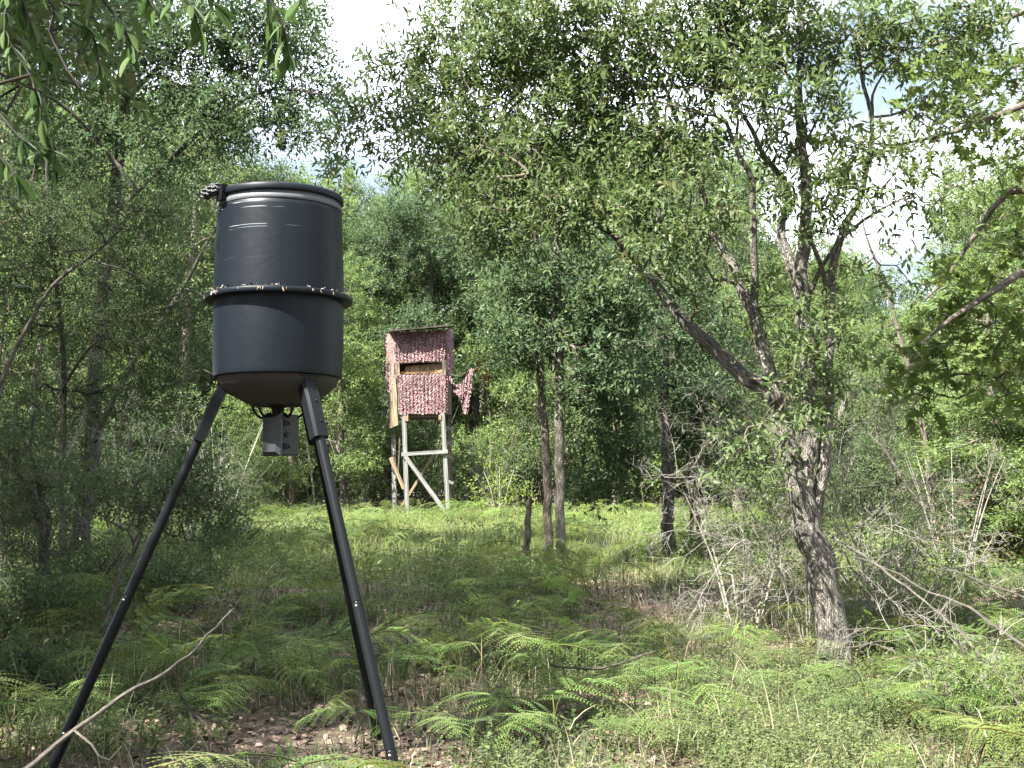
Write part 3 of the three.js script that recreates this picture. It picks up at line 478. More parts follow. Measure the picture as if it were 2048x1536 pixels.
/* trees just outside the view on the left that shade the clearing */
for (const [x, z, h, k] of [[-7.4, -5.6, 11, 0], [-4.5, -5.0, 8.5, 4], [-9, -8.5, 10, 2], [-8.2, -12.5, 9, 4], [-4.3, -2.9, 5.4, 4], [-5.1, -7.0, 10, 2], [-6.3, -9.3, 11, 0], [-12, -17, 10, 0], [-10.5, -23, 9, 2]]) { const K = kinds[k]; copyOf(K.o, V(x, ground(x, z) - .1, z), R() * 6.28, h / K.h, `shading tree outside the view on the left, ${['beside the feeder', 'bare-stemmed, beside the feeder', 'beside the left thicket', 'beyond the left thicket', 'low, nearest the camera', 'tall, beside the mid clearing', 'tallest, beside the mid clearing', 'beside the meadow', 'beside the stand'][[-5.6, -5.0, -8.5, -12.5, -2.9, -7, -9.3, -17, -23].indexOf(z)]}`); }

for (const [x, z, h, k] of [[-9, 5, 9, 2], [-5, 7.5, 10, 0], [-1.5, 8.5, 9, 4], [2, 7.5, 10, 2], [5.5, 8, 9, 0], [9, 5.5, 10, 2], [8.5, 1, 9, 4], [9.5, -4, 10, 0], [-11, 1, 9, 4], [-3, 12, 12, 0], [3.5, 12.5, 12, 2], [12, -9, 11, 0]]) { const K = kinds[k]; copyOf(K.o, V(x, ground(x, z) - .1, z), R() * 6.28, [h / K.h * 1.3, h / K.h, h / K.h * 1.3], `wood tree outside the view ${z > 4 ? 'behind the camera' : x > 0 ? 'beyond the right edge' : 'far off to the left'}`); }

/* undergrowth bushes at the foot of the wood */
R = rng(91);
const G_BUSH = 'bushes at the foot of the wood';
function kindBush(label, h, w, n, lf, mats) {
  const root = thing('wood_bush', label, 'bush', [0, 0, 0], G_BUSH), P = new Plant();
  for (let k = 0; k < 7; k++) { const a = k * .9 + R(), q = V(Math.cos(a) * .15, -.05, Math.sin(a) * .15); P.limb([[q, .018], [V(Math.cos(a) * w * .3, h * .5, Math.sin(a) * w * .3), .012], [V(Math.cos(a) * w * .5, h * rr(.8, 1), Math.sin(a) * w * .5), .005]], .2, .2, false); }
  for (let k = 0; k < 7; k++) { const a = R() * 6.28, e = R() * w * .5; P.clump(V(Math.cos(a) * e, h * rr(.3, .8), Math.sin(a) * e), w * .32, h * .25, w * .32, Math.round(n / 7)); }
  P.tips = P.tips.filter((p) => p.y > .05); return P.grow(.2, .25, .3).build(root, { trunkName: 'stems', crownName: 'foliage', leaf: lf, thick: .012, tip: .003 }, mats);
}
const bushes = [
  kindBush('dark leafy bush at the shaded foot of the wood', 2.4, 2, 300, { ...LEAF.dark, tones: GREEN.thicket }, [M.twigDark, M.twigDark, M.leafMatte]),
  kindBush('bright yellow-green bush in sun at the foot of the wood', 1.9, 1.8, 300, { ...LEAF.light, len: .07 }, [M.twig, M.twig, M.leaf]),
  kindBush('thin twiggy bush with sparse leaves at the foot of the wood', 2.6, 1.8, 260, { ...LEAF.fine, twigs: 2, per: 7, len: .06, wid: .022 }, [M.twigPale, M.twig, M.leafMatte]),
];
const bushPlaced = [0, 0, 0];
function bush(k, u, d, s) { const q = at(u, 900, d), p = V(q.x, ground(q.x, q.z), q.z); const label = `${s < .8 ? 'low ' : s > 1.25 ? 'big ' : ''}${['dark leafy bush', 'bright yellow-green bush', 'thin twiggy bush'][k]} ${spot(u)}, ${d < 28 ? 'out in the clearing' : d < 34.5 ? 'at the foot of the wood' : 'deep in the wood'}`; if (!bushPlaced[k]++) { bushes[k].position.copy(p); bushes[k].scale.setScalar(s); bushes[k].userData.label = label; } else copyOf(bushes[k], p, R() * 6.28, s, label); }
for (let u = -100; u < 2200; u += 62) bush([0, 2, 0, 1][Math.floor(R() * 4)], u + rr(-30, 30), rr(29.5, 34), rr(.7, 1.35));
for (let u = 0; u < 2100; u += 90) bush([1, 2, 1][Math.floor(R() * 3)], u + rr(-30, 30), rr(36, 44), rr(1, 1.6));
for (const [k, u, d, s] of [[1, 2120, 13, .8], [1, 2090, 15.5, 1.0], [1, 1930, 18, .95], [2, 1900, 12, .6], [1, 2020, 20, 1.2], [0, 1750, 19, .8], [2, 1640, 20, .9], [1, 1560, 21, .7], [1, 520, 27, .8], [2, 440, 22, .9], [2, 640, 28, .9], [0, 60, 15, 1], [1, 120, 20, .8], [0, 250, 18, 1], [2, 380, 16, .8], [2, 20, 12, .8]]) bush(k, u, d, s);
for (const [k, u, d, s] of [[1, 660, 35, 1.5], [1, 760, 38, 1.7], [1, 930, 33, 1.3], [1, 1010, 36, 1.6], [1, 1180, 31, 1.4], [1, 1240, 35, 1.7], [1, 1300, 29, 1.3], [1, 1420, 33, 1.6], [1, 1500, 29, 1.4], [3, 1080, 33, 1]]) if (k < 3) bush(k, u, d, s);
/* far wood that reads as one mass */
R = rng(95);
{
  const P = new Plant(); P.limb([[V(0, -.5, 0), .02], [V(0, .6, 0), .01]], .3); P.clump(V(0, 0, 0), 1.3, .9, 1.3, 60); P.grow(.2, .4, .3);
  const g = P.leaves({ ...LEAF.light, tones: GREEN.light, len: .17, wid: .07, twig: .5, per: 8 }), n = 900, m = new THREE.InstancedMesh(g, M.leaf, n), e = new THREE.Matrix4(), q = new THREE.Quaternion();
  for (let k = 0; k < n; k++) { const u = rr(-200, 2250), d = rr(64, 84), top = at(u, topLine(u) + 80, d).y, a = at(u, 900, d), gy = ground(a.x, a.z), y = gy + .3 + (top - gy) * Math.pow(R(), 1.5); m.setMatrixAt(k, e.compose(V(a.x, y, a.z), q.setFromEuler(new THREE.Euler(0, R() * 6.28, gauss() * .3)), V(1, 1, 1).multiplyScalar(rr(.9, 1.7)))); }
  m.name = 'far_woodland'; m.castShadow = m.receiveShadow = true; Object.assign(m.userData, { kind: 'stuff', label: 'far green woodland closing off the view behind the clearing', category: 'woodland' }); scene.add(m);
}
/* young pine with a rust-brown dead tip, right of the stand */
R = rng(97);
{
  const b = gpt(986, 1022), d = -b.z, root = thing('young_pine', 'young pine with rust-brown dead needle tuft at its top', 'pine tree', b), P = new Plant();
  P.limb([[b.clone().add(V(0, -.1, 0)), .07], [at(985, 940, d), .065], [at(984, 850, d), .06], [at(975, 790, d), .045], [at(970, 740, d), .03]], .2, false); P.limb([[at(986, 845, d), .04], [at(996, 825, d), .035], [at(1000, 790, d - .1), .02]], .2);
  P.ends = []; for (const q of P.N) q.p.sub(b); P.radii(); mesh('trunk', P.wood()[0], M.bark, root);
  const tuft = (name, u, v, n, L, cols, spread) => { const B = new Buf(4096), c = at(u, v, d).sub(b); for (let k = 0; k < n; k++) { const dir = V(gauss() * spread, rr(-.5, 1), gauss() * spread).normalize(); leaf(B, c.clone().add(V(gauss() * .06, gauss() * .18, gauss() * .06)), dir, V(gauss(), gauss(), 1), L * rr(.7, 1.1), .012, tone(cols), 1); } mesh(name, B.geo(), M.leafMatte, root, 'stuff').userData.label = name === 'dead_needles' ? 'rust-brown dead needles' : 'pale green needles'; };
  tuft('dead_needles', 970, 742, 520, .34, [[.24, .10, .035], [.30, .14, .05], [.17, .07, .03], [.3, .2, .1]], .35);
  tuft('needles', 948, 770, 260, .42, GREEN.light, 1); tuft('needles', 1000, 775, 300, .42, GREEN.light, 1); tuft('needles', 985, 810, 240, .4, GREEN.light, 1);
}
/* yellow-green sapling, small trees and the dead brown bush */
R = rng(99);
const YG = [[.15, .20, .03], [.18, .22, .04], [.11, .17, .03], [.2, .2, .05]];
shrubAt('yellow_sapling', 'spindly yellow-green sapling glowing in sun right of the stand', 1000, 1045, 130, 130, 90, { ...LEAF.light, tones: YG, len: .075, twigs: 2, per: 6 }, undefined, [M.twigPale, M.twigPale, M.leaf]);
{
  const s = shrubAt('brown_bush', 'bush of dead curled brown leaves at the right edge', 1985, 1135, 150, 175, 130, { ...LEAF.oak, tones: GREEN.brown, len: .10, wid: .05, twigs: 2, per: 6, hang: -.7 }, undefined, [M.twigDark, M.twigDark, M.leafMatte]);
}
/* broad-leaved seedling in the middle of the clearing */
{
  const b = gpt(1145, 1265), d = -b.z, root = thing('broadleaf_seedling', 'broad-leaved green seedling in the shade at the centre of the clearing', 'seedling', b), B = new Buf(64), n = 6;
  const P = new Plant(); P.limb([[b.clone().add(V(0, -.03, 0)), .006], [at(1140, 1225, d), .005], [at(1150, 1180, d), .003]], .06); P.ends = []; const tips = P.N.map((q) => q.p.clone()); for (const q of P.N) q.p.sub(b); P.radii(); mesh('stem', P.wood(.001)[0], M.twig, root);
  for (let j = 0; j <= n; j++) { const t = j / n, w = .42 * Math.pow(Math.sin(Math.PI * Math.min(1, t * .94 + .04)), .7); for (const s of [-1, 0, 1]) B.v(s * w * .55, -t * t * .18 + Math.abs(s) * w * .12, t, s * .25, 1, .1, .085, .15, .025); }
  B.room(0, 40); for (let j = 0; j < n; j++) for (const o of [0, 1]) { const a = j * 3 + o; B.f(a, a + 3, a + 1); B.f(a + 1, a + 3, a + 4); } const g = B.geo();
  for (let k = 0; k < 15; k++) { const m = mesh('leaf', g, M.leafMatte, root), p = tips[Math.min(tips.length - 1, 1 + Math.floor(k / 15 * tips.length))], a = k * 2.4; m.position.copy(p).sub(b); m.rotation.set(rr(.1, .6), a, 0, 'YXZ'); m.scale.setScalar(rr(.11, .19)); }
}
/* ---------------------------------------------------------------- ferns, grass, ground cover, litter */
R = rng(101);
function frondGeo(L, droop, n = 13, cols = GREEN.light) {          // a bracken frond: pinnae along an arching stalk, each toothed
  const B = new Buf(2048), bend = gauss() * .12, P = (t) => t < .3 ? V(0, L * .46 * Math.sin(t / .3 * 1.3) / .96, L * .12 * t * t / .09) : V(bend * (t - .3) * L, L * (.46 + .26 * (t - .3) - droop * (t - .3) * (t - .3)), L * (.12 + .95 * (t - .3))), c0 = tone(cols);
  for (let k = 0; k < n; k++) {
    const t = .3 + .69 * k / n, p = P(t), dir = P(t + .02).sub(P(t)).normalize(), len = L * .34 * Math.pow(1 - (t - .3) / .76, .75) * rr(.7, 1.15) + L * .02;
    for (const s of [-1, 1]) {
      if (R() < .07) continue;
      const out = V(s, rr(-.45, .15), 0).normalize().multiplyScalar(.9).addScaledVector(dir, .45).normalize(), m = Math.max(4, Math.round(len / L * 40)), cc = rr(.85, 1.15);
      for (let j = 0; j < m; j++) for (const w of [-1, 1]) {
        const f = (j + .3) / m, q = p.clone().addScaledVector(out, len * f); q.y -= f * f * len * .2; const d2 = out.clone().multiplyScalar(.75).addScaledVector(dir, w * .8);
        leaf(B, q, d2, V(w * .1, 1, gauss() * .2), L * .027 * (1 - f * .6) + L * .006, L * .013 * (1 - f * .3), [c0[0] * cc, c0[1] * cc, c0[2]], 1);
      }
    }
  }
  const st = new THREE.TubeGeometry(new THREE.CatmullRomCurve3([0, .1, .2, .3, .5, .75, 1].map(P)), 12, L * .006, 3); B.room(st.attributes.position.count, st.index.count / 3); const o = B.n, a = st.attributes;
  for (let k = 0; k < a.position.count; k++) B.v(a.position.getX(k), a.position.getY(k), a.position.getZ(k), a.normal.getX(k), a.normal.getY(k), a.normal.getZ(k), .12, .13, .04);
  for (let k = 0; k < st.index.count; k += 3) B.f(o + st.index.getX(k), o + st.index.getX(k + 1), o + st.index.getX(k + 2)); return B.geo();
}
const FERN = [[.115, .205, .040], [.140, .225, .046], [.090, .160, .040], [.19, .20, .05]];
const fronds = [0, 1, 2, 3, 4, 5, 6, 7, 8, 9].map((k) => frondGeo(1, [.55, .75, .40, .9, .62, .5, .82, .3, .68, 1.0][k], 11 + k % 4, FERN));
function fern(label, u, v, size, n, group, tilt = 0) {
  const b = gpt(u, v), root = thing('fern', label, 'fern', b, group);
  n = Math.max(3, n - 2); for (let k = 0; k < n; k++) { const m = mesh('frond', fronds[Math.floor(R() * 10)], M.leafMatte, root); m.rotation.set(rr(-.25, .2) + tilt, k / n * 6.28 + rr(-.6, .6), rr(-.3, .3), 'YXZ'); m.position.set(gauss() * .08, -.01, gauss() * .08); m.scale.setScalar(size * rr(.8, 1.3)); }
  return root;
}
for (const [l, u, v, s, n] of [
  ['sunlit yellow-green fern beside the foot of the front feeder leg, right side', 985, 1530, .52, 6], ['wide bright fern spray low in the middle foreground', 1110, 1515, .55, 7], ['long pale fern fronds arching in the centre foreground', 1010, 1395, .62, 5], ['fern just above the wide bright foreground spray', 1090, 1440, .42, 5],
  ['yellow-green fern left of the bare earth under the forked oak', 1440, 1455, .5, 7], ['bright fern below the forked oak trunk, nearest its foot', 1540, 1385, .45, 6], ['sunny fern patch between the forked oak and the right twigs', 1790, 1420, .45, 6], ['fern in dim light right beside the forked oak base', 1760, 1345, .45, 6],
  ['fern at the right edge under the fallen stems', 1985, 1330, .5, 7], ['fern clump in shade crossed by the front feeder leg', 705, 1255, .5, 7], ['light green fern crossing the left feeder leg low down', 215, 1420, .55, 6], ['fern in the corner where the long stick starts', 250, 1530, .5, 6],
  ['fern beside the stick end, between the feeder legs', 470, 1450, .55, 7], ['small bright fern touching the front feeder leg on its left', 745, 1500, .38, 5], ['broad fern in half shade, middle of the gap between the legs', 600, 1390, .5, 7], ['dim fern on the shaded floor below the trunk pair', 1060, 1265, .45, 6],
  ['fern in a light spot left of the seedling', 960, 1230, .5, 5], ['fern in a light spot right of the seedling', 1235, 1290, .45, 6], ['fern half hidden under the pale twigs left of the forked oak', 1400, 1330, .45, 6], ['fern in front of the pale twigs, fully lit', 1330, 1400, .42, 6],
  ['faint grey-green fern left of centre on the shaded floor', 850, 1330, .52, 6], ['faint fern nearest the middle of the shaded floor', 880, 1410, .48, 6], ['fern at the edge of the light by the foot of the forked oak, left', 1610, 1420, .4, 6], ['tall fern standing at the foot of the stand, left leg', 770, 1075, .8, 7], ['tall fern standing at the foot of the stand, right leg', 935, 1052, .8, 7],
  ['bright fern low at the bottom edge, right of the feeder leg', 900, 1520, .5, 6], ['sunlit fern at the bottom edge under the bare earth patch', 1300, 1530, .5, 6], ['fern spray in sun between the centre fronds and the forked oak', 1270, 1420, .5, 6], ['fern glowing in sun in front of the right twigs', 1880, 1400, .5, 6], ['fern left of the oak foot in broken light', 1490, 1340, .5, 6], ['fern at the lower right corner', 1900, 1500, .45, 6], ['fern in sun low down below the forked oak', 1660, 1470, .45, 6], ['yellowish fern fronds in the shaded centre, right of the seedling', 1180, 1350, .5, 5],
]) fern(l, u, v, s, n);

function scatter(name, label, category, geos, mat, count, pick, tint) { // one mass of small plants or leaves per kind of geometry
  const asked = count; geos.forEach((g, gi) => {
    count = asked; const list = []; let guard = 0;
    count = Math.round(count * 1.3); while (list.length < count && guard++ < count * 40) { const r = pick(); if (r) list.push(r); }
    const m = new THREE.InstancedMesh(g, mat, list.length), e = new THREE.Matrix4(), q = new THREE.Quaternion(), eu = new THREE.Euler(), col = new THREE.Color();
    list.forEach(([x, z, s, up = 0, tiltX = 0, tiltZ = 0, sy = 1], k) => { eu.set(tiltX, R() * 6.28, tiltZ); m.setMatrixAt(k, e.compose(V(x, ground(x, z) + up, z), q.setFromEuler(eu), V(s, s * sy, s))); if (tint) m.setColorAt(k, tint(col, x, z)); });
    m.castShadow = m.receiveShadow = true; m.name = numbered(name); Object.assign(m.userData, { kind: 'stuff', label, category }); scene.add(m);
  });
}
function bladeTuft(n, h, rad, cols, wide = .006) {
  const B = new Buf(2048);
  for (let k = 0; k < n; k++) {
    const a = R() * 6.28, e = Math.sqrt(R()) * rad, x = Math.cos(a) * e, z = Math.sin(a) * e, b = R() * 6.28, H = h * rr(.5, 1.1), bend = H * rr(.2, .75), w = wide * rr(.7, 1.3), c = tone(cols), dx = Math.cos(b), dz = Math.sin(b);
    B.room(7, 5); const ids = []; for (let j = 0; j < 3; j++) { const t = j / 3, o = bend * t * t, ww = w * (1 - t * .5); for (const s of [-1, 1]) ids.push(B.v(x + dx * o - dz * s * ww, H * t * (1 - .18 * t), z + dz * o + dx * s * ww, -dx * .5 - dz * s * .2, .8, -dz * .5 + dx * s * .2, c[0], c[1], c[2])); }
    const tip = B.v(x + dx * bend, H * .84, z + dz * bend, -dx * .4, .9, -dz * .4, c[0], c[1], c[2]);
    for (let j = 0; j < 2; j++) { const i = j * 2; B.f(ids[i], ids[i + 1], ids[i + 2]); B.f(ids[i + 1], ids[i + 3], ids[i + 2]); } B.f(ids[4], ids[5], tip);
  }
  return B.geo();
}
function herbTuft(n, h, rad, lf) {
  const B = new Buf(2048), p = V(), d = V(), nn = V();
  for (let k = 0; k < n; k++) {
    const a = R() * 6.28, e = Math.sqrt(R()) * rad, lean = V(gauss() * .3, 1, gauss() * .3).normalize(), H = h * rr(.4, 1.1), c0 = tone(lf.tones);
    for (let j = 0; j < lf.per; j++) { const t = (j + 1) / lf.per; p.set(Math.cos(a) * e, 0, Math.sin(a) * e).addScaledVector(lean, H * t); d.set(gauss(), .25 + gauss() * .4, gauss()); nn.set(gauss() * .7, 1, gauss() * .7); const cc = tone(lf.tones); leaf(B, p, d, nn, lf.len * rr(.6, 1.2), lf.wid * rr(.7, 1.2), [(c0[0] + cc[0]) / 2, (c0[1] + cc[1]) / 2, (c0[2] + cc[2]) / 2], lf.shape ?? 1); }
    B.room(4, 2); const x = Math.cos(a) * e, z = Math.sin(a) * e, s = .0018; const v0 = B.v(x - s, 0, z, 0, .3, 1, .09, .08, .05), v1 = B.v(x + s, 0, z, 0, .3, 1, .09, .08, .05), v2 = B.v(x + lean.x * H + s * .5, lean.y * H, z + lean.z * H, 0, .3, 1, .1, .1, .05); B.f(v0, v1, v2);
  }
  return B.geo();
}
const inView = (d) => [rr(-.64, .64) * d, -d];
const pix = (x, z) => 1024 + x / -z * F;
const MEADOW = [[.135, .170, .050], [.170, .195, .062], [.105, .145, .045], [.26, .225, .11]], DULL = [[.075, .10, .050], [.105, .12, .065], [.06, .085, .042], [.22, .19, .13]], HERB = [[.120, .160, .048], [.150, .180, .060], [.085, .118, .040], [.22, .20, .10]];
R = rng(111);
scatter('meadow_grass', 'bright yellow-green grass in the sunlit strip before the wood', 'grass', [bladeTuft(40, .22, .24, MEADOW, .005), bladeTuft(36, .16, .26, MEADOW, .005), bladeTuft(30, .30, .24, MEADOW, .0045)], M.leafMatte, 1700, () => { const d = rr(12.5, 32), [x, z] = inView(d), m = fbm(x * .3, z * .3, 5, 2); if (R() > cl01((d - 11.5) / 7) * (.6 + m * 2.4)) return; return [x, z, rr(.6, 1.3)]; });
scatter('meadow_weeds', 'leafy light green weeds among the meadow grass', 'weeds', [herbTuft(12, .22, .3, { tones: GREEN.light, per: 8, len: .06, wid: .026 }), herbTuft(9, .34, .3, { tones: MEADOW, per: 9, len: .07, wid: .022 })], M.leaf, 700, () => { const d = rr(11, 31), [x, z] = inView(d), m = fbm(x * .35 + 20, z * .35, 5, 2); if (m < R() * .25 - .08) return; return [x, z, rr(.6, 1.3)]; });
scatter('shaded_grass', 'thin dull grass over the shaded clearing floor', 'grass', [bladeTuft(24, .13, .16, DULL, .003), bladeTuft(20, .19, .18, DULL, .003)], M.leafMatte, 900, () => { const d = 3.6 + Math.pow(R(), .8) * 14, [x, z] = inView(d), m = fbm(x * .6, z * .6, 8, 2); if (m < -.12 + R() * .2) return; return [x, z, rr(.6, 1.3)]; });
scatter('dry_grass', 'dry straw-coloured grass stems between the green plants', 'dry grass', [bladeTuft(12, .22, .22, [[.34, .28, .18], [.40, .34, .24], [.26, .21, .14], [.44, .38, .28]], .0022), bladeTuft(9, .34, .25, [[.34, .28, .18], [.40, .34, .24], [.26, .21, .14], [.44, .38, .28]], .002)], M.leafMatte, 430, () => { const d = 3.6 + Math.pow(R(), .85) * 16, [x, z] = inView(d), m = fbm(x * .7 + 31, z * .7, 8, 2); if (m < -.1 + R() * .25) return; return [x, z, rr(.6, 1.3), .01, rr(-.6, .6), rr(-.6, .6)]; });
scatter('fern_cover', 'bracken fern covering the clearing floor', 'ferns', fronds.slice(0, 8), M.leafMatte, 230, () => { const d = 4 + Math.pow(R(), .8) * 24, [x, z] = inView(d), m = fbm(x * .45 + 3, z * .45, 3, 2); if (m < -.05 + R() * .15) return; return [x, z, rr(.3, .75), .03, rr(-.45, .3), rr(-.4, .4)]; }, (c) => { const k = rr(.6, 1.15); return c.setRGB(k * rr(.9, 1.3), k, k * rr(.8, 1.3)); });
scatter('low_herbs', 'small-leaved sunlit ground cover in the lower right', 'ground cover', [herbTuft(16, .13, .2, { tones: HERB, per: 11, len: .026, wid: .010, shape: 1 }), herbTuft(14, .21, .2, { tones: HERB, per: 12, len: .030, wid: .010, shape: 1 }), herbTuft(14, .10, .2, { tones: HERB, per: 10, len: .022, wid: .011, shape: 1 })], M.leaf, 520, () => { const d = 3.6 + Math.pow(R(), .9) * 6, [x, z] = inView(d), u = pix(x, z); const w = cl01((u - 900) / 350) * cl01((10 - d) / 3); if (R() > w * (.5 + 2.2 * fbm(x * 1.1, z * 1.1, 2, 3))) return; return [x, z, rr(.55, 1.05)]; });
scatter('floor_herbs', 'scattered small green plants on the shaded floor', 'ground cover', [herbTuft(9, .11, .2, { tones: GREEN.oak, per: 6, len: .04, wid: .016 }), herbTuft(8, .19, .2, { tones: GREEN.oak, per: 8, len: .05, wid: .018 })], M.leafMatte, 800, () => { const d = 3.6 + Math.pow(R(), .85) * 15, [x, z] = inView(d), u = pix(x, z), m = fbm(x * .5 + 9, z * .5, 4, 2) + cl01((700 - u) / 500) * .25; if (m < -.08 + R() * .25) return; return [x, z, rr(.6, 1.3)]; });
{
  const dead = [0, 1, 2].map((k) => { const B = new Buf(64); leaf(B, V(-.03, .004, 0), V(1, .12, 0), V(gauss() * .4, 1, gauss() * .4), .058, .022 + k * .006, GREEN.brown[k], 0); return B.geo(); });
  scatter('leaf_litter', 'dry brown leaves strewn over the forest floor', 'leaf litter', dead, M.litter, 8500, () => { const d = 3.4 + Math.pow(R(), .8) * 12, [x, z] = inView(d); return [x, z, rr(.45, 1.1), .006, rr(-.5, .5), rr(-.5, .5)]; }, (c, x, z) => { const s = rr(.5, 1.4); return c.setRGB(s, s * rr(.9, 1.05), s * rr(.85, 1.1)); });
  const stick = new THREE.CylinderGeometry(.002, .0035, .4, 5, 5); { const p = stick.attributes.position; for (let k = 0; k < p.count; k++) { const y = p.getY(k); p.setX(k, p.getX(k) + .03 * Math.sin(y * 9)); } stick.rotateZ(1.5); stick.computeVertexNormals(); }
  scatter('twig_litter', 'small dead sticks lying among the leaves', 'twigs', [stick], M.twig, 1500, () => { const d = 3.4 + Math.pow(R(), .8) * 12, [x, z] = inView(d); return [x, z, rr(.4, 1.5), .03, rr(-.2, .2), rr(-.3, .3)]; });
}
/* ---------------------------------------------------------------- fallen and leaning sticks */
R = rng(121);
function stick(label, pts, r0, r1, d0, d1, mat = M.barkPale, side = []) {
  const l = pts.map(([u, v], k) => [at(u, v, d0 + (d1 - d0) * k / (pts.length - 1)), (r0 + (r1 - r0) * k / (pts.length - 1)) * .72]), b = l[0][0].clone(), root = thing('dead_branch', label, 'branch', b), P = new Plant();
  P.limb(l, .09); for (const [k, s, r, d] of side) P.limb([[l[k][0].clone(), r], ...s.map(([u, v], j) => [at(u, v, d), r * (1 - .6 * (j + 1) / s.length)])], .08); P.ends = []; for (const q of P.N) { q.p.add(V(gauss(), gauss(), gauss()).multiplyScalar(.006)); q.p.sub(b); } P.radii(); const [a, c] = P.wood(.001); mesh('stem', a ?? c, mat, root); return root;
}
stick('long bare grey stick slanting up from the lower left corner', [[20, 1560], [150, 1462], [260, 1385], [345, 1335], [400, 1285], [445, 1240], [470, 1215]], .0125, .005, 3.5, 4.9, M.barkPale, [[3, [[380, 1420], [425, 1462]], .006, 4.6], [1, [[190, 1495], [205, 1520], [250, 1490]], .005, 3.6], [5, [[442, 1290], [440, 1320]], .004, 4.8]]);
stick('long arching dead stem falling to the lower right corner', [[1660, 1070], [1740, 1120], [1820, 1180], [1900, 1245], [1960, 1310], [2010, 1370], [2060, 1440]], .014, .007, 7.9, 5.6, M.barkPale);
stick('thick dead stem rising from the right edge to the twigs', [[2080, 1310], [2000, 1260], [1930, 1210], [1850, 1180], [1780, 1140], [1700, 1110]], .015, .007, 6.6, 7.6, M.barkPale);
stick('straight pale pole leaning down at the right edge', [[1830, 1120], [1900, 1140], [1980, 1170], [2070, 1200]], .008, .010, 7.8, 7.0, M.barkPale);
stick('bare branch lying across the forked oak foot', [[1625, 1318], [1690, 1305], [1740, 1285], [1790, 1278], [1830, 1280]], .011, .008, 7.9, 7.9, M.bark);
stick('fallen grey stick in front of the pale twigs', [[1100, 1330], [1150, 1338], [1230, 1330], [1310, 1302]], .010, .012, 6.7, 7.1, M.bark);
stick('slender arched live stem rising left of the forked oak', [[1600, 1000], [1520, 900], [1490, 800], [1488, 730], [1515, 640]], .009, .004, 8.0, 7.6, M.barkPale);
stick('second slender stem crossing the forked oak stems', [[1500, 850], [1450, 800], [1400, 700], [1392, 660]], .008, .003, 7.9, 7.7, M.barkPale);
stick('short dead pole behind the front feeder leg, lying flat', [[1040, 1140], [1090, 1160], [1170, 1172]], .007, .004, 11.8, 11.2, M.barkPale);

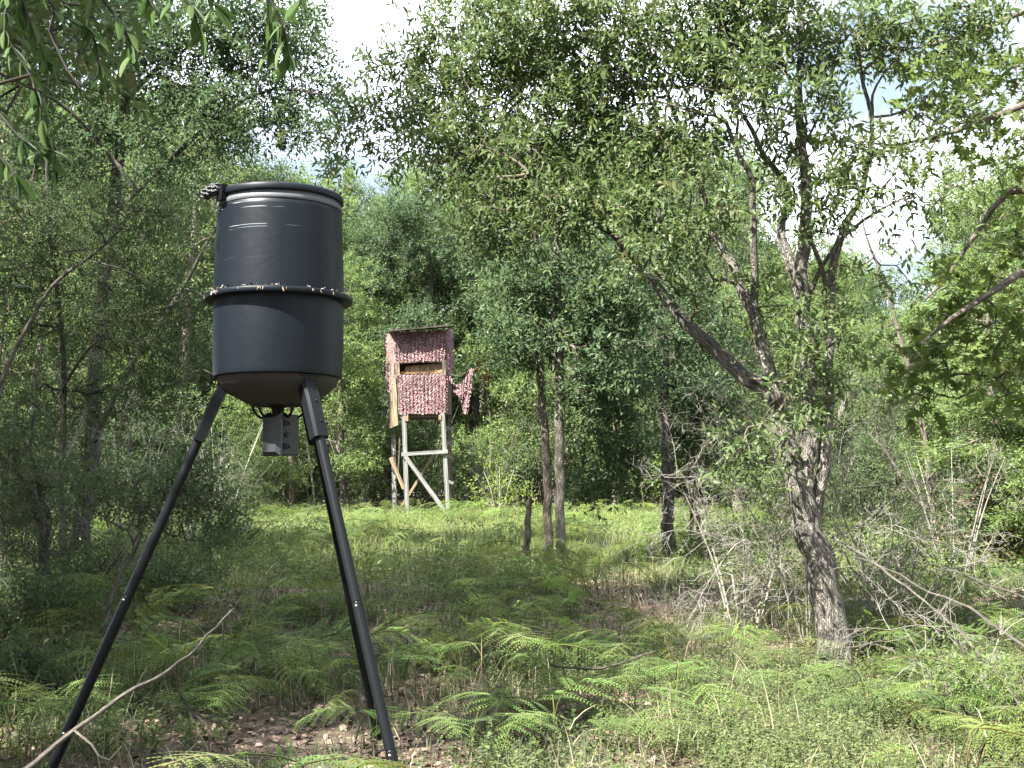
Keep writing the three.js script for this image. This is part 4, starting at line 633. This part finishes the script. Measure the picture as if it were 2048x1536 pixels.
/* ---------------------------------------------------------------- the black barrel feeder on three legs */
R = rng(131);
{
  const D = 5.35, foot = at(557, 985, D), cx = foot.x, cz = foot.z, gy = ground(cx, cz), Y = (v) => at(557, v, D).y - gy, pr = (w) => w * D / F;
  const root = thing('game_feeder', 'black plastic barrel game feeder on three tubular steel legs', 'game feeder', [cx, gy, cz]);
  const yb = Y(757), yf = Y(599), yt = Y(424);
  // plastic with scuffs: uv runs round and up
  const plastic = (seed, marks) => {
    const W = 1024, H = 512, c = document.createElement('canvas'); c.width = W; c.height = H; const g = c.getContext('2d'); R = rng(seed);
    g.fillStyle = '#0b1118'; g.fillRect(0, 0, W, H);
    for (let k = 0; k < 900; k++) { g.globalAlpha = rr(.01, .045); g.fillStyle = R() < .6 ? '#3a424d' : '#0f1216'; const x = R() * W, y = R() * H; g.fillRect(x, y, rr(1, 60), rr(.5, 2.5)); g.fillRect(x, y, rr(.5, 2), rr(2, 40)); }
    for (let k = 0; k < 700; k++) { g.globalAlpha = rr(.08, .4); g.fillStyle = '#8d949b'; g.fillRect(R() * W, R() * H, rr(.5, 1.6), rr(.5, 1.6)); }
    marks?.(g, W, H); g.globalAlpha = 1; const t = new THREE.CanvasTexture(c); t.colorSpace = THREE.SRGBColorSpace; t.wrapS = THREE.RepeatWrapping; return t;
  };
  const rough = tex(256, 256, (u, v) => { const n = .48 + tile(u, v, 60, 24, 3.3, 4) * .10; return [n, n, n]; });
  const mat = (map) => new THREE.MeshPhysicalMaterial({ color: 0xffffff, map, roughnessMap: rough, roughness: .9, specularIntensity: .45 });
  // lathe u: 0 at +z turning towards +x, so u = .5 + angle; the side seen by the camera is round u = 0 / 1
  const seam = (g, W, x0, y, w, h, a) => { g.globalAlpha = a; g.fillStyle = '#b9c0c4'; for (const o of [0, W]) { g.beginPath(); g.ellipse(((x0 + W) % W) + o - W * (x0 > 0 ? 0 : 0), y, w / 2, h / 2, R() * .02 - .01, 0, 6.3); g.fill(); } };
  const upMap = plastic(5, (g, W, H) => {
    for (const [x, y, w, h, a] of [[-60, 48, 44, 4, .5], [-10, 47, 80, 3, .55], [50, 52, 40, 2, .35], [0, 78, 92, 6, .6], [60, 82, 34, 2.5, .35], [-60, 176, 60, 3, .55], [0, 176, 150, 3, .65], [0, 190, 130, 4, .5], [-70, 194, 46, 2, .4], [95, 180, 60, 2, .35], [-80, 350, 90, 2, .18], [20, 354, 160, 2, .14]]) for (let k = 0; k < 3; k++) seam(g, W, x - 30 + rr(-6, 6), y + rr(-2, 2), w * rr(.5, 1), h * rr(.4, 1), a * .6);
    g.globalAlpha = .85; g.fillStyle = '#c9cfc9'; g.beginPath(); g.moveTo(W - 260, 0); for (let k = 0; k <= 30; k++) g.lineTo(W - 260 + k * 4.6, 16 + 14 * Math.sin(k * .5) * R() + rr(0, 12)); g.lineTo(W - 122, 0); g.fill();
    for (let k = 0; k < 80; k++) { g.globalAlpha = rr(.2, .8); g.fillRect(W - 280 + R() * 170, R() * R() * 90, rr(1, 5), rr(1, 4)); }
  });
  const lathe = (pts, seg = 72) => new THREE.LatheGeometry(pts.map(([r, y]) => new THREE.Vector2(r, y)), seg);
  const r1 = pr(124), rm = pr(130), rb = pr(126), rfl = pr(147);
  const body = (a, b, ra, rmid, rbot, inner) => { const p = []; for (let k = 0; k <= 16; k++) { const t = k / 16, r = rbot + (ra - rbot) * t + (rmid - Math.max(ra, rbot)) * .6 * Math.sin(Math.PI * t); p.push([r, a + (b - a) * t]); } if (inner) p.push([ra - .012, b]); return p; };
  const upper = mesh('upper_barrel', lathe(body(yf + .012, yt, r1, pr(131), pr(130.5), true)), mat(upMap), root);
  const lower = mesh('lower_barrel', lathe([[rb - .02, yb - .002], [rb, yb], ...body(yb + .006, yf - .012, pr(129), pr(131.5), rb + .003)]), mat(plastic(6, (g, W, H) => { for (let k = 0; k < 300; k++) { g.globalAlpha = rr(.1, .55); g.fillStyle = '#aab0ae'; g.fillRect(W - 210 + gauss() * 90, 40 + Math.abs(gauss()) * 110, rr(.6, 2), rr(.6, 2)); } })), root);
  const flatMat = mat(plastic(8)), grey = new THREE.MeshStandardMaterial({ color: new THREE.Color().setRGB(.065, .072, .076), roughness: .55 }), steel = new THREE.MeshPhysicalMaterial({ color: new THREE.Color().setRGB(.006, .007, .008), roughness: .36, specularIntensity: .28 });
  mesh('flange', lathe([[pr(129), yf - .013], [rfl - .006, yf - .018], [rfl, yf - .013], [rfl + .002, yf + .004], [rfl - .006, yf + .009], [pr(130), yf + .0135]]), flatMat, root);
  for (let k = 0; k < 15; k++) { const a = k / 15 * 6.283 + .2, m = mesh('flange_rib', new THREE.ConeGeometry(.011, .02, 3), flatMat, root); m.position.set(Math.sin(a) * (pr(130) + .008), yf + .021, Math.cos(a) * (pr(130) + .008)); m.rotation.y = a; }
  mesh('rim_band', lathe([[r1 - .004, yt - .001], [r1 + .003, yt], [r1 + .003, yt + .018], [r1 - .005, yt + .021], [r1 - .008, yt + .06], [r1 - .03, yt + .06]]), grey, root);
  mesh('lid', lathe([[r1 - .03, yt + .036], [r1 + .004, yt + .038], [r1 + .008, yt + .042], [r1 + .008, yt + .062], [r1 + .001, yt + .070], [r1 - .02, yt + .071], [r1 - .05, yt + .068], [.1, yt + .076], [0.001, yt + .078]]), flatMat, root);
  { // braided lid strap and its dark block, left of the lid
    const a0 = -.86, strap = mesh('lid_strap', new THREE.BoxGeometry(.05, .07, .03), steel, root); strap.position.set(Math.sin(a0) * (r1 + .012), yt + .042, Math.cos(a0) * (r1 + .012)); strap.rotation.y = a0;
    const parts = []; for (let k = 0; k < 7; k++) for (const s of [0, 1]) { const t = new THREE.TorusKnotGeometry(.013, .007, 20, 5, 1, 2); t.rotateX(k); t.translate(Math.sin(a0) * (r1 + .018) - .022 - k * .0085, yt + .054 + s * .018 - k * .0036, Math.cos(a0) * (r1 + .018) - k * .004); parts.push(t); }
    mesh('lid_chain', mergeGeometries(parts), new THREE.MeshStandardMaterial({ color: new THREE.Color().setRGB(.012, .013, .014), roughness: .55 }), root);
  }
  const funnelMat = new THREE.MeshStandardMaterial({ color: new THREE.Color().setRGB(.020, .0195, .018), roughness: .7, bumpMap: rough, bumpScale: .004 });
  const yd = yb - .125;
  mesh('funnel', lathe([[rb - .012, yb + .004], [rb - .014, yb - .012], [rb - .03, yb - .042], [rb - .07, yb - .075], [rb - .11, yb - .095], [pr(62), yd + .010], [pr(56), yd + .004], [pr(55), yd], [pr(52), yd + .003], [.05, yd + .004], [.0478, yd + .02]]), funnelMat, root);
  mesh('spout', lathe([[.02, yd - .052], [.03, yd - .052], [.032, yd - .044], [.026, yd - .04], [.03, yd - .012], [.045, yd - .006], [.046, yd + .006]], 24), steel, root);
  // wire frame that carries the box
  const bx = at(553, 870, D).x - cx + .015, by = Y(870), wires = [];
  for (const [a, top] of [[-1.9, .115], [-.55, .11], [.75, .11], [1.9, .12]]) { const s = Math.sin(a), c = Math.cos(a); wires.push(new THREE.TubeGeometry(new THREE.CatmullRomCurve3([V(s * top, yd + .008, c * top), V(s * (top + .016), yd - .004, c * (top + .016)), V(s * .085 + bx * .6, yd - .055, c * .07), V(s * .05 + bx, by + .098, c * .04)]), 14, .0062, 6)); }
  mesh('hanger_frame', mergeGeometries(wires), steel, root);
  // timer box, its cover turned left of the camera
  const box = new THREE.Group(); box.name = 'timer_box'; box.position.set(bx, by, 0); box.rotation.y = -.66; root.add(box);
  const olive = new THREE.MeshStandardMaterial({ color: new THREE.Color().setRGB(.020, .022, .016), roughness: .6 }), cover = new THREE.MeshStandardMaterial({ color: new THREE.Color().setRGB(.024, .027, .032), roughness: .45 });
  const W2 = .056, H2 = .093, DD = .1;
  mesh('case', new RoundedBoxGeometry(W2 * 2, H2 * 2, DD, 2, .006).translate(0, 0, -DD / 2 + .02), olive, box);
  { const p = [], idx = [], fr = [[W2 + .003, H2 + .003, .0225], [W2 + .003, H2 + .003, .034], [W2 - .013, H2 - .015, .052]]; for (const [x, y, z] of fr) p.push(-x, -y, z, x, -y, z, x, y, z, -x, y, z); for (let k = 0; k < 2; k++) for (let j = 0; j < 4; j++) { const a = k * 4 + j, b = k * 4 + (j + 1) % 4; idx.push(a, b, b + 4, a, b + 4, a + 4); } idx.push(8, 9, 10, 8, 10, 11); let g = new THREE.BufferGeometry(); g.setAttribute('position', new THREE.Float32BufferAttribute(p, 3)); g.setIndex(idx); g = g.toNonIndexed(); g.computeVertexNormals(); mesh('front_cover', g, cover, box); }
  { // raised antler swoosh and oval emblem on the cover
    const t = [], tube = (pts, r) => t.push(new THREE.TubeGeometry(new THREE.CatmullRomCurve3(pts.map(([x, y]) => V(x, y, .0525))), 16, r, 5));
    tube([[-.034, .066], [-.02, .05], [0, .046], [.022, .044], [.038, .052]], .0014); tube([[-.03, .06], [-.026, .04], [-.02, .03]], .001);
    tube([[-.012, .004], [.004, .010], [.022, .006], [.026, -.002], [.012, -.010], [-.006, -.008], [-.014, -.002], [-.012, .004]], .0013); tube([[-.03, .001], [-.012, .002]], .001); tube([[-.026, .006], [-.016, .005]], .001); tube([[-.008, .001], [.004, .003], [.018, -.002]], .0016); tube([[-.026, -.006], [-.014, -.005]], .001);
    mesh('emblem', mergeGeometries(t), new THREE.MeshStandardMaterial({ color: new THREE.Color().setRGB(.075, .082, .093), roughness: .35 }), box);
  }
  for (const y of [.052, -.052]) { const l = mesh('latch', mergeGeometries([new RoundedBoxGeometry(.007, .026, .022, 2, .002), new RoundedBoxGeometry(.005, .014, .012, 2, .002).translate(-.001, 0, -.024)]), steel, box); l.position.set(W2 + .002, y, .004); }
  { const l = mesh('diamond_knob', new THREE.CylinderGeometry(.014, .014, .006, 4), steel, box); l.rotation.z = Math.PI / 2; l.position.set(W2 + .003, 0, 0); }
  // three legs with folded brackets
  [[282, 1, 'left'], [42.5, 1, 'front'], [158, 1, 'rear']].forEach(([deg]) => {
    const a = deg * Math.PI / 180, s = Math.sin(a), c = Math.cos(a), slope = .415, rad = (drop) => .243 + slope * Math.max(0, drop - .03), P = (drop) => V(s * rad(drop), yb - drop, c * rad(drop));
    const n = V(s, slope * 0 + .0, c), leg = new THREE.Group(); leg.name = 'leg'; root.add(leg);
    const L0 = .05, Lb = .285; // bracket
    const half = .036, dep = .026, prof = [[-half, -dep], [half, -dep], [half, dep * .6], [half - .012, dep], [-half + .012, dep], [-half, dep * .6]];
    const side = V(c, 0, -s), B = [], rings = [[0, V(s * .243, yb - .004, c * .243), V(s, 0, c)], [1, V(s * .245, yb - .05, c * .245), V(s, .1, c)], [2, P(.10), V(s, slope, c)], [3, P(Lb), V(s, slope, c)]];
    const pos = [], idx = []; rings.forEach(([k, p, o]) => { o.normalize(); for (const [x, y] of prof) { const q = p.clone().addScaledVector(side, x * (k < 1 ? 1.12 : 1)).addScaledVector(o, y); pos.push(q.x, q.y, q.z); } });
    const m = prof.length; for (let k = 0; k < 3; k++) for (let j = 0; j < m; j++) { const x = k * m + j, y = k * m + (j + 1) % m; idx.push(x, x + m, y, y, x + m, y + m); } for (let j = 1; j < m - 1; j++) idx.push(3 * m, 3 * m + j + 1, 3 * m + j);
    let g = new THREE.BufferGeometry(); g.setAttribute('position', new THREE.Float32BufferAttribute(pos, 3)); g.setIndex(idx); g = toCreasedNormals(g.toNonIndexed(), .5); mesh('bracket', g, steel, leg);
    const plate = mesh('mounting_plate', new RoundedBoxGeometry(.1, .006, .07, 2, .002), steel, leg); plate.position.set(s * .25, yb - .006, c * .25); plate.rotation.y = a;
    for (const q of [.13, .22]) { const b = mesh('bolt', new THREE.SphereGeometry(.006, 8, 6), steel, leg); b.position.copy(P(q)).addScaledVector(V(s, slope, c).normalize(), dep + .001).addScaledVector(side, .006); }
    const gx = cx + s * 1, gz = cz + c * 1, end = yb + gy - ground(gx, gz) + .02, cuts = [Lb - .02, .97, 1.53, end];
    const R0 = [.0215, .0225, .0235];
    for (let k = 0; k < 3; k++) {
      const A = P(cuts[k]), Bp = P(cuts[k + 1]), len = A.distanceTo(Bp), ge = new THREE.LatheGeometry([[R0[k] - .004, -len / 2], [R0[k], -len / 2 + .004], [R0[k], len / 2 - .006], [R0[k] - .003, len / 2]].map(([x, y]) => new THREE.Vector2(x, y)), 20);
      const t = mesh('leg_section', ge, steel, leg); t.position.copy(A).lerp(Bp, .5); t.quaternion.setFromUnitVectors(V(0, 1, 0), A.clone().sub(Bp).normalize());
      if (k) { const rv = mesh('rivet', new THREE.SphereGeometry(.0065, 10, 8), new THREE.MeshStandardMaterial({ color: new THREE.Color().setRGB(.75, .75, .74), metalness: 1, roughness: .25 }), leg); rv.position.copy(P(cuts[k] + .02)).addScaledVector(V(-.25, .35, .9).normalize(), R0[k] * .96); }
    }
    const ft = mesh('foot_cap', new THREE.CylinderGeometry(.026, .028, .05, 18), steel, leg); ft.position.copy(P(end - .02));
  });
  // dry bits caught on the flange
  R = rng(137);
  const B = new Buf(512); for (let k = 0; k < 46; k++) { const a = (R() < .6 ? [-.75, -.1, .45, .62, .95, 1.35][Math.floor(R() * 6)] + gauss() * .07 : gauss() * 1.2 + .1), r = rfl - rr(0, .02), p = V(Math.sin(a) * r, yf + .012, Math.cos(a) * r); const hang = R() < .3; if (hang) { p.set(Math.sin(a) * (rfl + .003), yf + .004, Math.cos(a) * (rfl + .003)); } leaf(B, p, hang ? V(gauss() * .4, -1, gauss() * .2) : V(gauss(), .15, gauss()), V(gauss() * .3, hang ? .2 : 1, 1), rr(.008, .028), rr(.002, .006), tone([[.26, .23, .18], [.18, .13, .08], [.36, .35, .31], [.10, .06, .03]]), 0); }
  const deb = mesh('dry_debris', B.geo(), M.litter, null, 'stuff'); deb.position.set(cx, gy, cz); Object.assign(deb.userData, { label: 'dry leaf bits caught on the feeder flange', category: 'debris' });
  root.rotation.z = .006; deb.rotation.z = .006;
}

/* ---------------------------------------------------------------- the hunting stand */
R = rng(141);
{
  const DF = 26.5, DB = 27.7, b = gpt(845, 1034), root = thing('hunting_stand', 'raised wooden hunting blind hung with pink-brown camouflage netting', 'hunting stand', b);
  const L = (u, v, d) => at(u, v, d).sub(b), wood = (r, g, bl, s) => new THREE.MeshStandardMaterial({ color: new THREE.Color().setRGB(r, g, bl), map: grain, bumpMap: grain, bumpScale: .006, roughness: .85 });
  const grain = tex(256, 256, (u, v) => { const n = .62 + tile(u, v, 40, 3, 2.2, 4) * .7 + tile(u, v, 5, 2, 6.2, 2) * .4; return [cl01(n), cl01(n * .98), cl01(n * .95)]; }, true);
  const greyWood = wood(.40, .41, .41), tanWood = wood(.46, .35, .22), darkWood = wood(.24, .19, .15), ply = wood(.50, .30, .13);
  const beam = (name, A, Bq, w, t, m, up = V(0, 0, 1)) => { // a sawn timber from A to B
    const len = A.distanceTo(Bq), g = new RoundedBoxGeometry(w, len, t, 1, Math.min(w, t) * .08), uv = g.attributes.uv; for (let k = 0; k < uv.count; k++) uv.setXY(k, uv.getX(k) * w * 4, uv.getY(k) * len * .8);
    const o = mesh(name, g, m, root), y = Bq.clone().sub(A).normalize(), x = V(0, 0, 0).crossVectors(y, up).normalize(), z = V(0, 0, 0).crossVectors(x, y); o.quaternion.setFromRotationMatrix(new THREE.Matrix4().makeBasis(x, y, z)); o.position.copy(A).lerp(Bq, .5); return o;
  };
  beam('post', L(808, 826, DF), L(815, 1040, DF), .105, .09, greyWood); beam('post', L(885, 824, DF), L(897, 1034, DF), .10, .09, greyWood);
  beam('post', L(786, 760, DB), L(789, 1024, DB), .10, .09, greyWood); beam('post', L(896, 700, DB), L(901, 1018, DB), .10, .09, darkWood);
  beam('crossbar', L(803, 909, DF - .08), L(896, 903, DF - .08), .085, .045, greyWood); beam('brace', L(810, 912, DF - .08), L(894, 1028, DF - .08), .095, .04, greyWood);
  beam('rear_brace', L(878, 893, DB), L(800, 1018, DB), .06, .04, tanWood); beam('loose_board', L(781, 915, 27), L(808, 978, 27), .085, .03, tanWood); beam('thin_rail', L(800, 866, 27.3), L(796, 948, 27.3), .035, .03, darkWood);
  for (const v of [855, 885, 912, 962]) beam('rung', L(888, v - 3, 27.15), L(907, v + 5, 27.15), .06, .05, greyWood);
  // floor joists and floor
  beam('joist', L(800, 833, DF + .1), L(891, 831, DF + .1), .10, .05, darkWood); beam('joist', L(796, 836, DB), L(900, 834, DB), .10, .05, darkWood); beam('post_block', L(813, 832, DF - .02), L(813, 843, DF - .02), .09, .09, tanWood); beam('post_block', L(880, 830, DF - .02), L(880, 840, DF - .02), .06, .09, tanWood);
  const slab = (name, pts, t, m, uvs = 1) => { // a sheet of thickness t through four corners
    const [a, c, d, e] = pts, n = V(0, 0, 0).crossVectors(c.clone().sub(a), e.clone().sub(a)).normalize().multiplyScalar(t), p = [a, c, d, e, ...[a, c, d, e].map((q) => q.clone().add(n))], f = [[3, 2, 1, 0], [4, 5, 6, 7], [0, 1, 5, 4], [1, 2, 6, 5], [2, 3, 7, 6], [3, 0, 4, 7]], pos = [], uv = [], idx = [];
    const w = a.distanceTo(c), h = a.distanceTo(e); f.forEach((q) => { const o = pos.length / 3; q.forEach((k, j) => { const s = p[k]; pos.push(s.x, s.y, s.z); uv.push([0, w, w, 0][k % 4] * uvs, [0, 0, h, h][k % 4] * uvs); }); idx.push(o, o + 1, o + 2, o, o + 2, o + 3); });
    let g = new THREE.BufferGeometry(); g.setAttribute('position', new THREE.Float32BufferAttribute(pos, 3)); g.setAttribute('uv', new THREE.Float32BufferAttribute(uv, 2)); g.setIndex(idx); g.computeVertexNormals(); return mesh(name, g, m, root);
  };
  slab('floor', [L(798, 828, DF), L(893, 826, DF), L(901, 829, DB), L(785, 831, DB)], .03, darkWood);
  slab('lower_panel', [L(797, 829, DF), L(892, 827, DF), L(889, 749, DF), L(794, 750, DF)], .02, darkWood);
  slab('upper_panel', [L(792, 727, DF), L(888, 724, DF), L(890, 664, DF), L(786, 666, DF)], .02, darkWood);
  slab('corner_stud', [L(793, 752, DF), L(800, 752, DF), L(799, 724, DF), L(792, 724, DF)], .07, tanWood); slab('corner_stud', [L(886, 751, DF), L(892, 751, DF), L(891, 721, DF), L(885, 721, DF)], .07, darkWood);
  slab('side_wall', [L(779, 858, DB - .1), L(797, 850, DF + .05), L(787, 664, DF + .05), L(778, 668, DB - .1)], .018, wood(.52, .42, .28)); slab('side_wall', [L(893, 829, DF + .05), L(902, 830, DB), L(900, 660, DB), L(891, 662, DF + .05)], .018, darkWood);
  slab('back_wall', [L(782, 829, DB), L(901, 827, DB), L(899, 662, DB), L(782, 666, DB)], .018, ply);
  slab('slot_board', [L(808, 750, DF + .12), L(886, 748, DF + .05), L(887, 726, DF + .10), L(812, 733, DF + .16)], .015, wood(.46, .30, .15)); slab('shelf', [L(800, 748, DF + .04), L(886, 747, DF + .04), L(888, 744, DF + .45), L(800, 745, DF + .45)], .03, ply);
  slab('roof', [L(777, 663, DF - .32), L(900, 652, DF - .32), L(903, 655, DB + .25), L(776, 665, DB + .25)], .035, new THREE.MeshStandardMaterial({ color: new THREE.Color().setRGB(.12, .10, .075), roughness: .9, map: grain }));
  // netting: a weave of curled cloth leaves, each a small bent flap
  const NET = [[.155, .072, .078], [.22, .115, .125], [.085, .036, .028], [.055, .028, .018]], netM = new THREE.MeshPhysicalMaterial({ vertexColors: true, roughness: 1, transmission: .15, thickness: 0, side: THREE.DoubleSide, clearcoat: .3, clearcoatRoughness: .4 });
  function net(label, S, nu, nv, d = 1, ragged = .0) { nu = Math.round(nu * 1.3); nv = Math.round(nv * 1.3); // S(s, t) -> [point, outward]
    const B = new Buf(8192);
    for (let j = 0; j < nv; j++) for (let i = 0; i < nu; i++) {
      if (R() > d) continue; const s = (i + (j % 2) * .5 + rr(-.2, .2)) / nu, t = (j + rr(-.2, .2)) / nv; if (s < -.02 || s > 1.02) continue; const [p, o] = S(s, t * (1 - ragged * R()));
      const pt = .8 + .9 * noise3.noise(s * 3.1 + label.length, t * 2.7, 3), c = tone(NET).map((x) => x * pt), w = rr(.014, .030), h = rr(.03, .06), ax = V(0, 1, 0).cross(o).normalize(), sk = (((i + j) % 2) ? .55 : -.55) + gauss() * .2, down = V(0, -1, 0).addScaledVector(ax, sk).addScaledVector(o, rr(.15, .7)).normalize(), right = ax.clone().addScaledVector(V(0, 1, 0), sk * .8).normalize();
      const q = p.clone().addScaledVector(o, rr(.01, .035) + .03 * noise3.noise(s * 4, t * 3, 8)); leaf(B, q, down, o.clone().addScaledVector(right, gauss() * .3).add(V(0, gauss() * .3, 0)), h, w * 1.3, c, 0);
      leaf(B, q.clone().addScaledVector(right, .03), V(0, -1, 0).addScaledVector(ax, -sk).addScaledVector(o, rr(.1, .5)), o.clone().add(V(gauss() * .3, gauss() * .3, 0)), h * .9, w * 1.2, tone(NET), 0);
    }
    const m = mesh('camouflage_net', B.geo(), netM, root, 'stuff'); m.userData.label = label;
  }
  const quad = (a, c, d, e, bulge = 0) => (s, t) => { const p = a.clone().lerp(c, s).lerp(e.clone().lerp(d, s), t), n = V(0, 0, 0).crossVectors(c.clone().sub(a), a.clone().sub(e)).normalize(); return [p.addScaledVector(n, bulge * Math.sin(Math.PI * s)), n]; };
  const turned = (S, o) => (s, t) => [S(s, t)[0], o.clone().normalize()];
  net('net over the front above the slot', quad(L(785, 664, DF - .03), L(893, 659, DF - .03), L(889, 722, DF - .03), L(787, 727, DF - .03)), 22, 17, 1, .05);
  net('net over the front below the slot', quad(L(797, 750, DF - .03), L(893, 747, DF - .03), L(892, 828, DF - .03), L(800, 831, DF - .03)), 20, 20, 1, .05);
  net('net strip beside the slot', quad(L(784, 724, DF - .03), L(796, 724, DF - .03), L(796, 756, DF - .03), L(786, 756, DF - .03)), 3, 9); net('net strip beside the slot', quad(L(886, 720, DF - .03), L(900, 718, DF + .2), L(903, 760, DF + .2), L(888, 752, DF - .03)), 4, 11);
  net('net on the left side', turned(quad(L(775, 668, DB - .2), L(787, 668, DF - .02), L(799, 775, DF - .02), L(772, 790, DB - .2)), V(-.55, .1, .83)), 7, 26, 1); net('net on the right side', turned(quad(L(893, 658, DF - .02), L(904, 660, DB - .3), L(907, 738, DB - .3), L(893, 738, DF - .02)), V(.55, .1, .83)), 7, 18, 1);
  // the loose net hanging from a line to the right
  const hang = (s, t) => { const top = L(896, 748, DF + .1).lerp(L(944, 738, DF - .1), s); top.y -= .38 * Math.sin(Math.PI * s) * (1 - s * .5); const bot = L(898, 768, DF + .3).lerp(L(931, 826, DF), Math.min(1, s * 1.15)); const p = top.lerp(bot, t * (.35 + .65 * Math.min(1, s * 1.4))); p.z += .06 * Math.sin(s * 11 + t * 3); return [p, V(-.3 + .5 * Math.cos(s * 11), .1, 1).normalize()]; };
  net('loose net flap hanging off to the right', hang, 13, 17, .85);
  net('bright folded hem of the loose net flap', (s, t) => { const p = L(941 + s * 5, 738, DF - .12).lerp(L(928 + s * 8, 828, DF - .02), t); return [p, V(-.5, .1, 1).normalize()]; }, 2, 16);
  { const p = [V(0, 0, 0)]; const g = new THREE.TubeGeometry(new THREE.CatmullRomCurve3([L(890, 742, DF), L(915, 752, DF), L(945, 738, DF - .1), L(980, 730, DF - .1)]), 20, .006, 5); mesh('cord', g, darkWood, root); }
}
renderer.render(scene, camera);
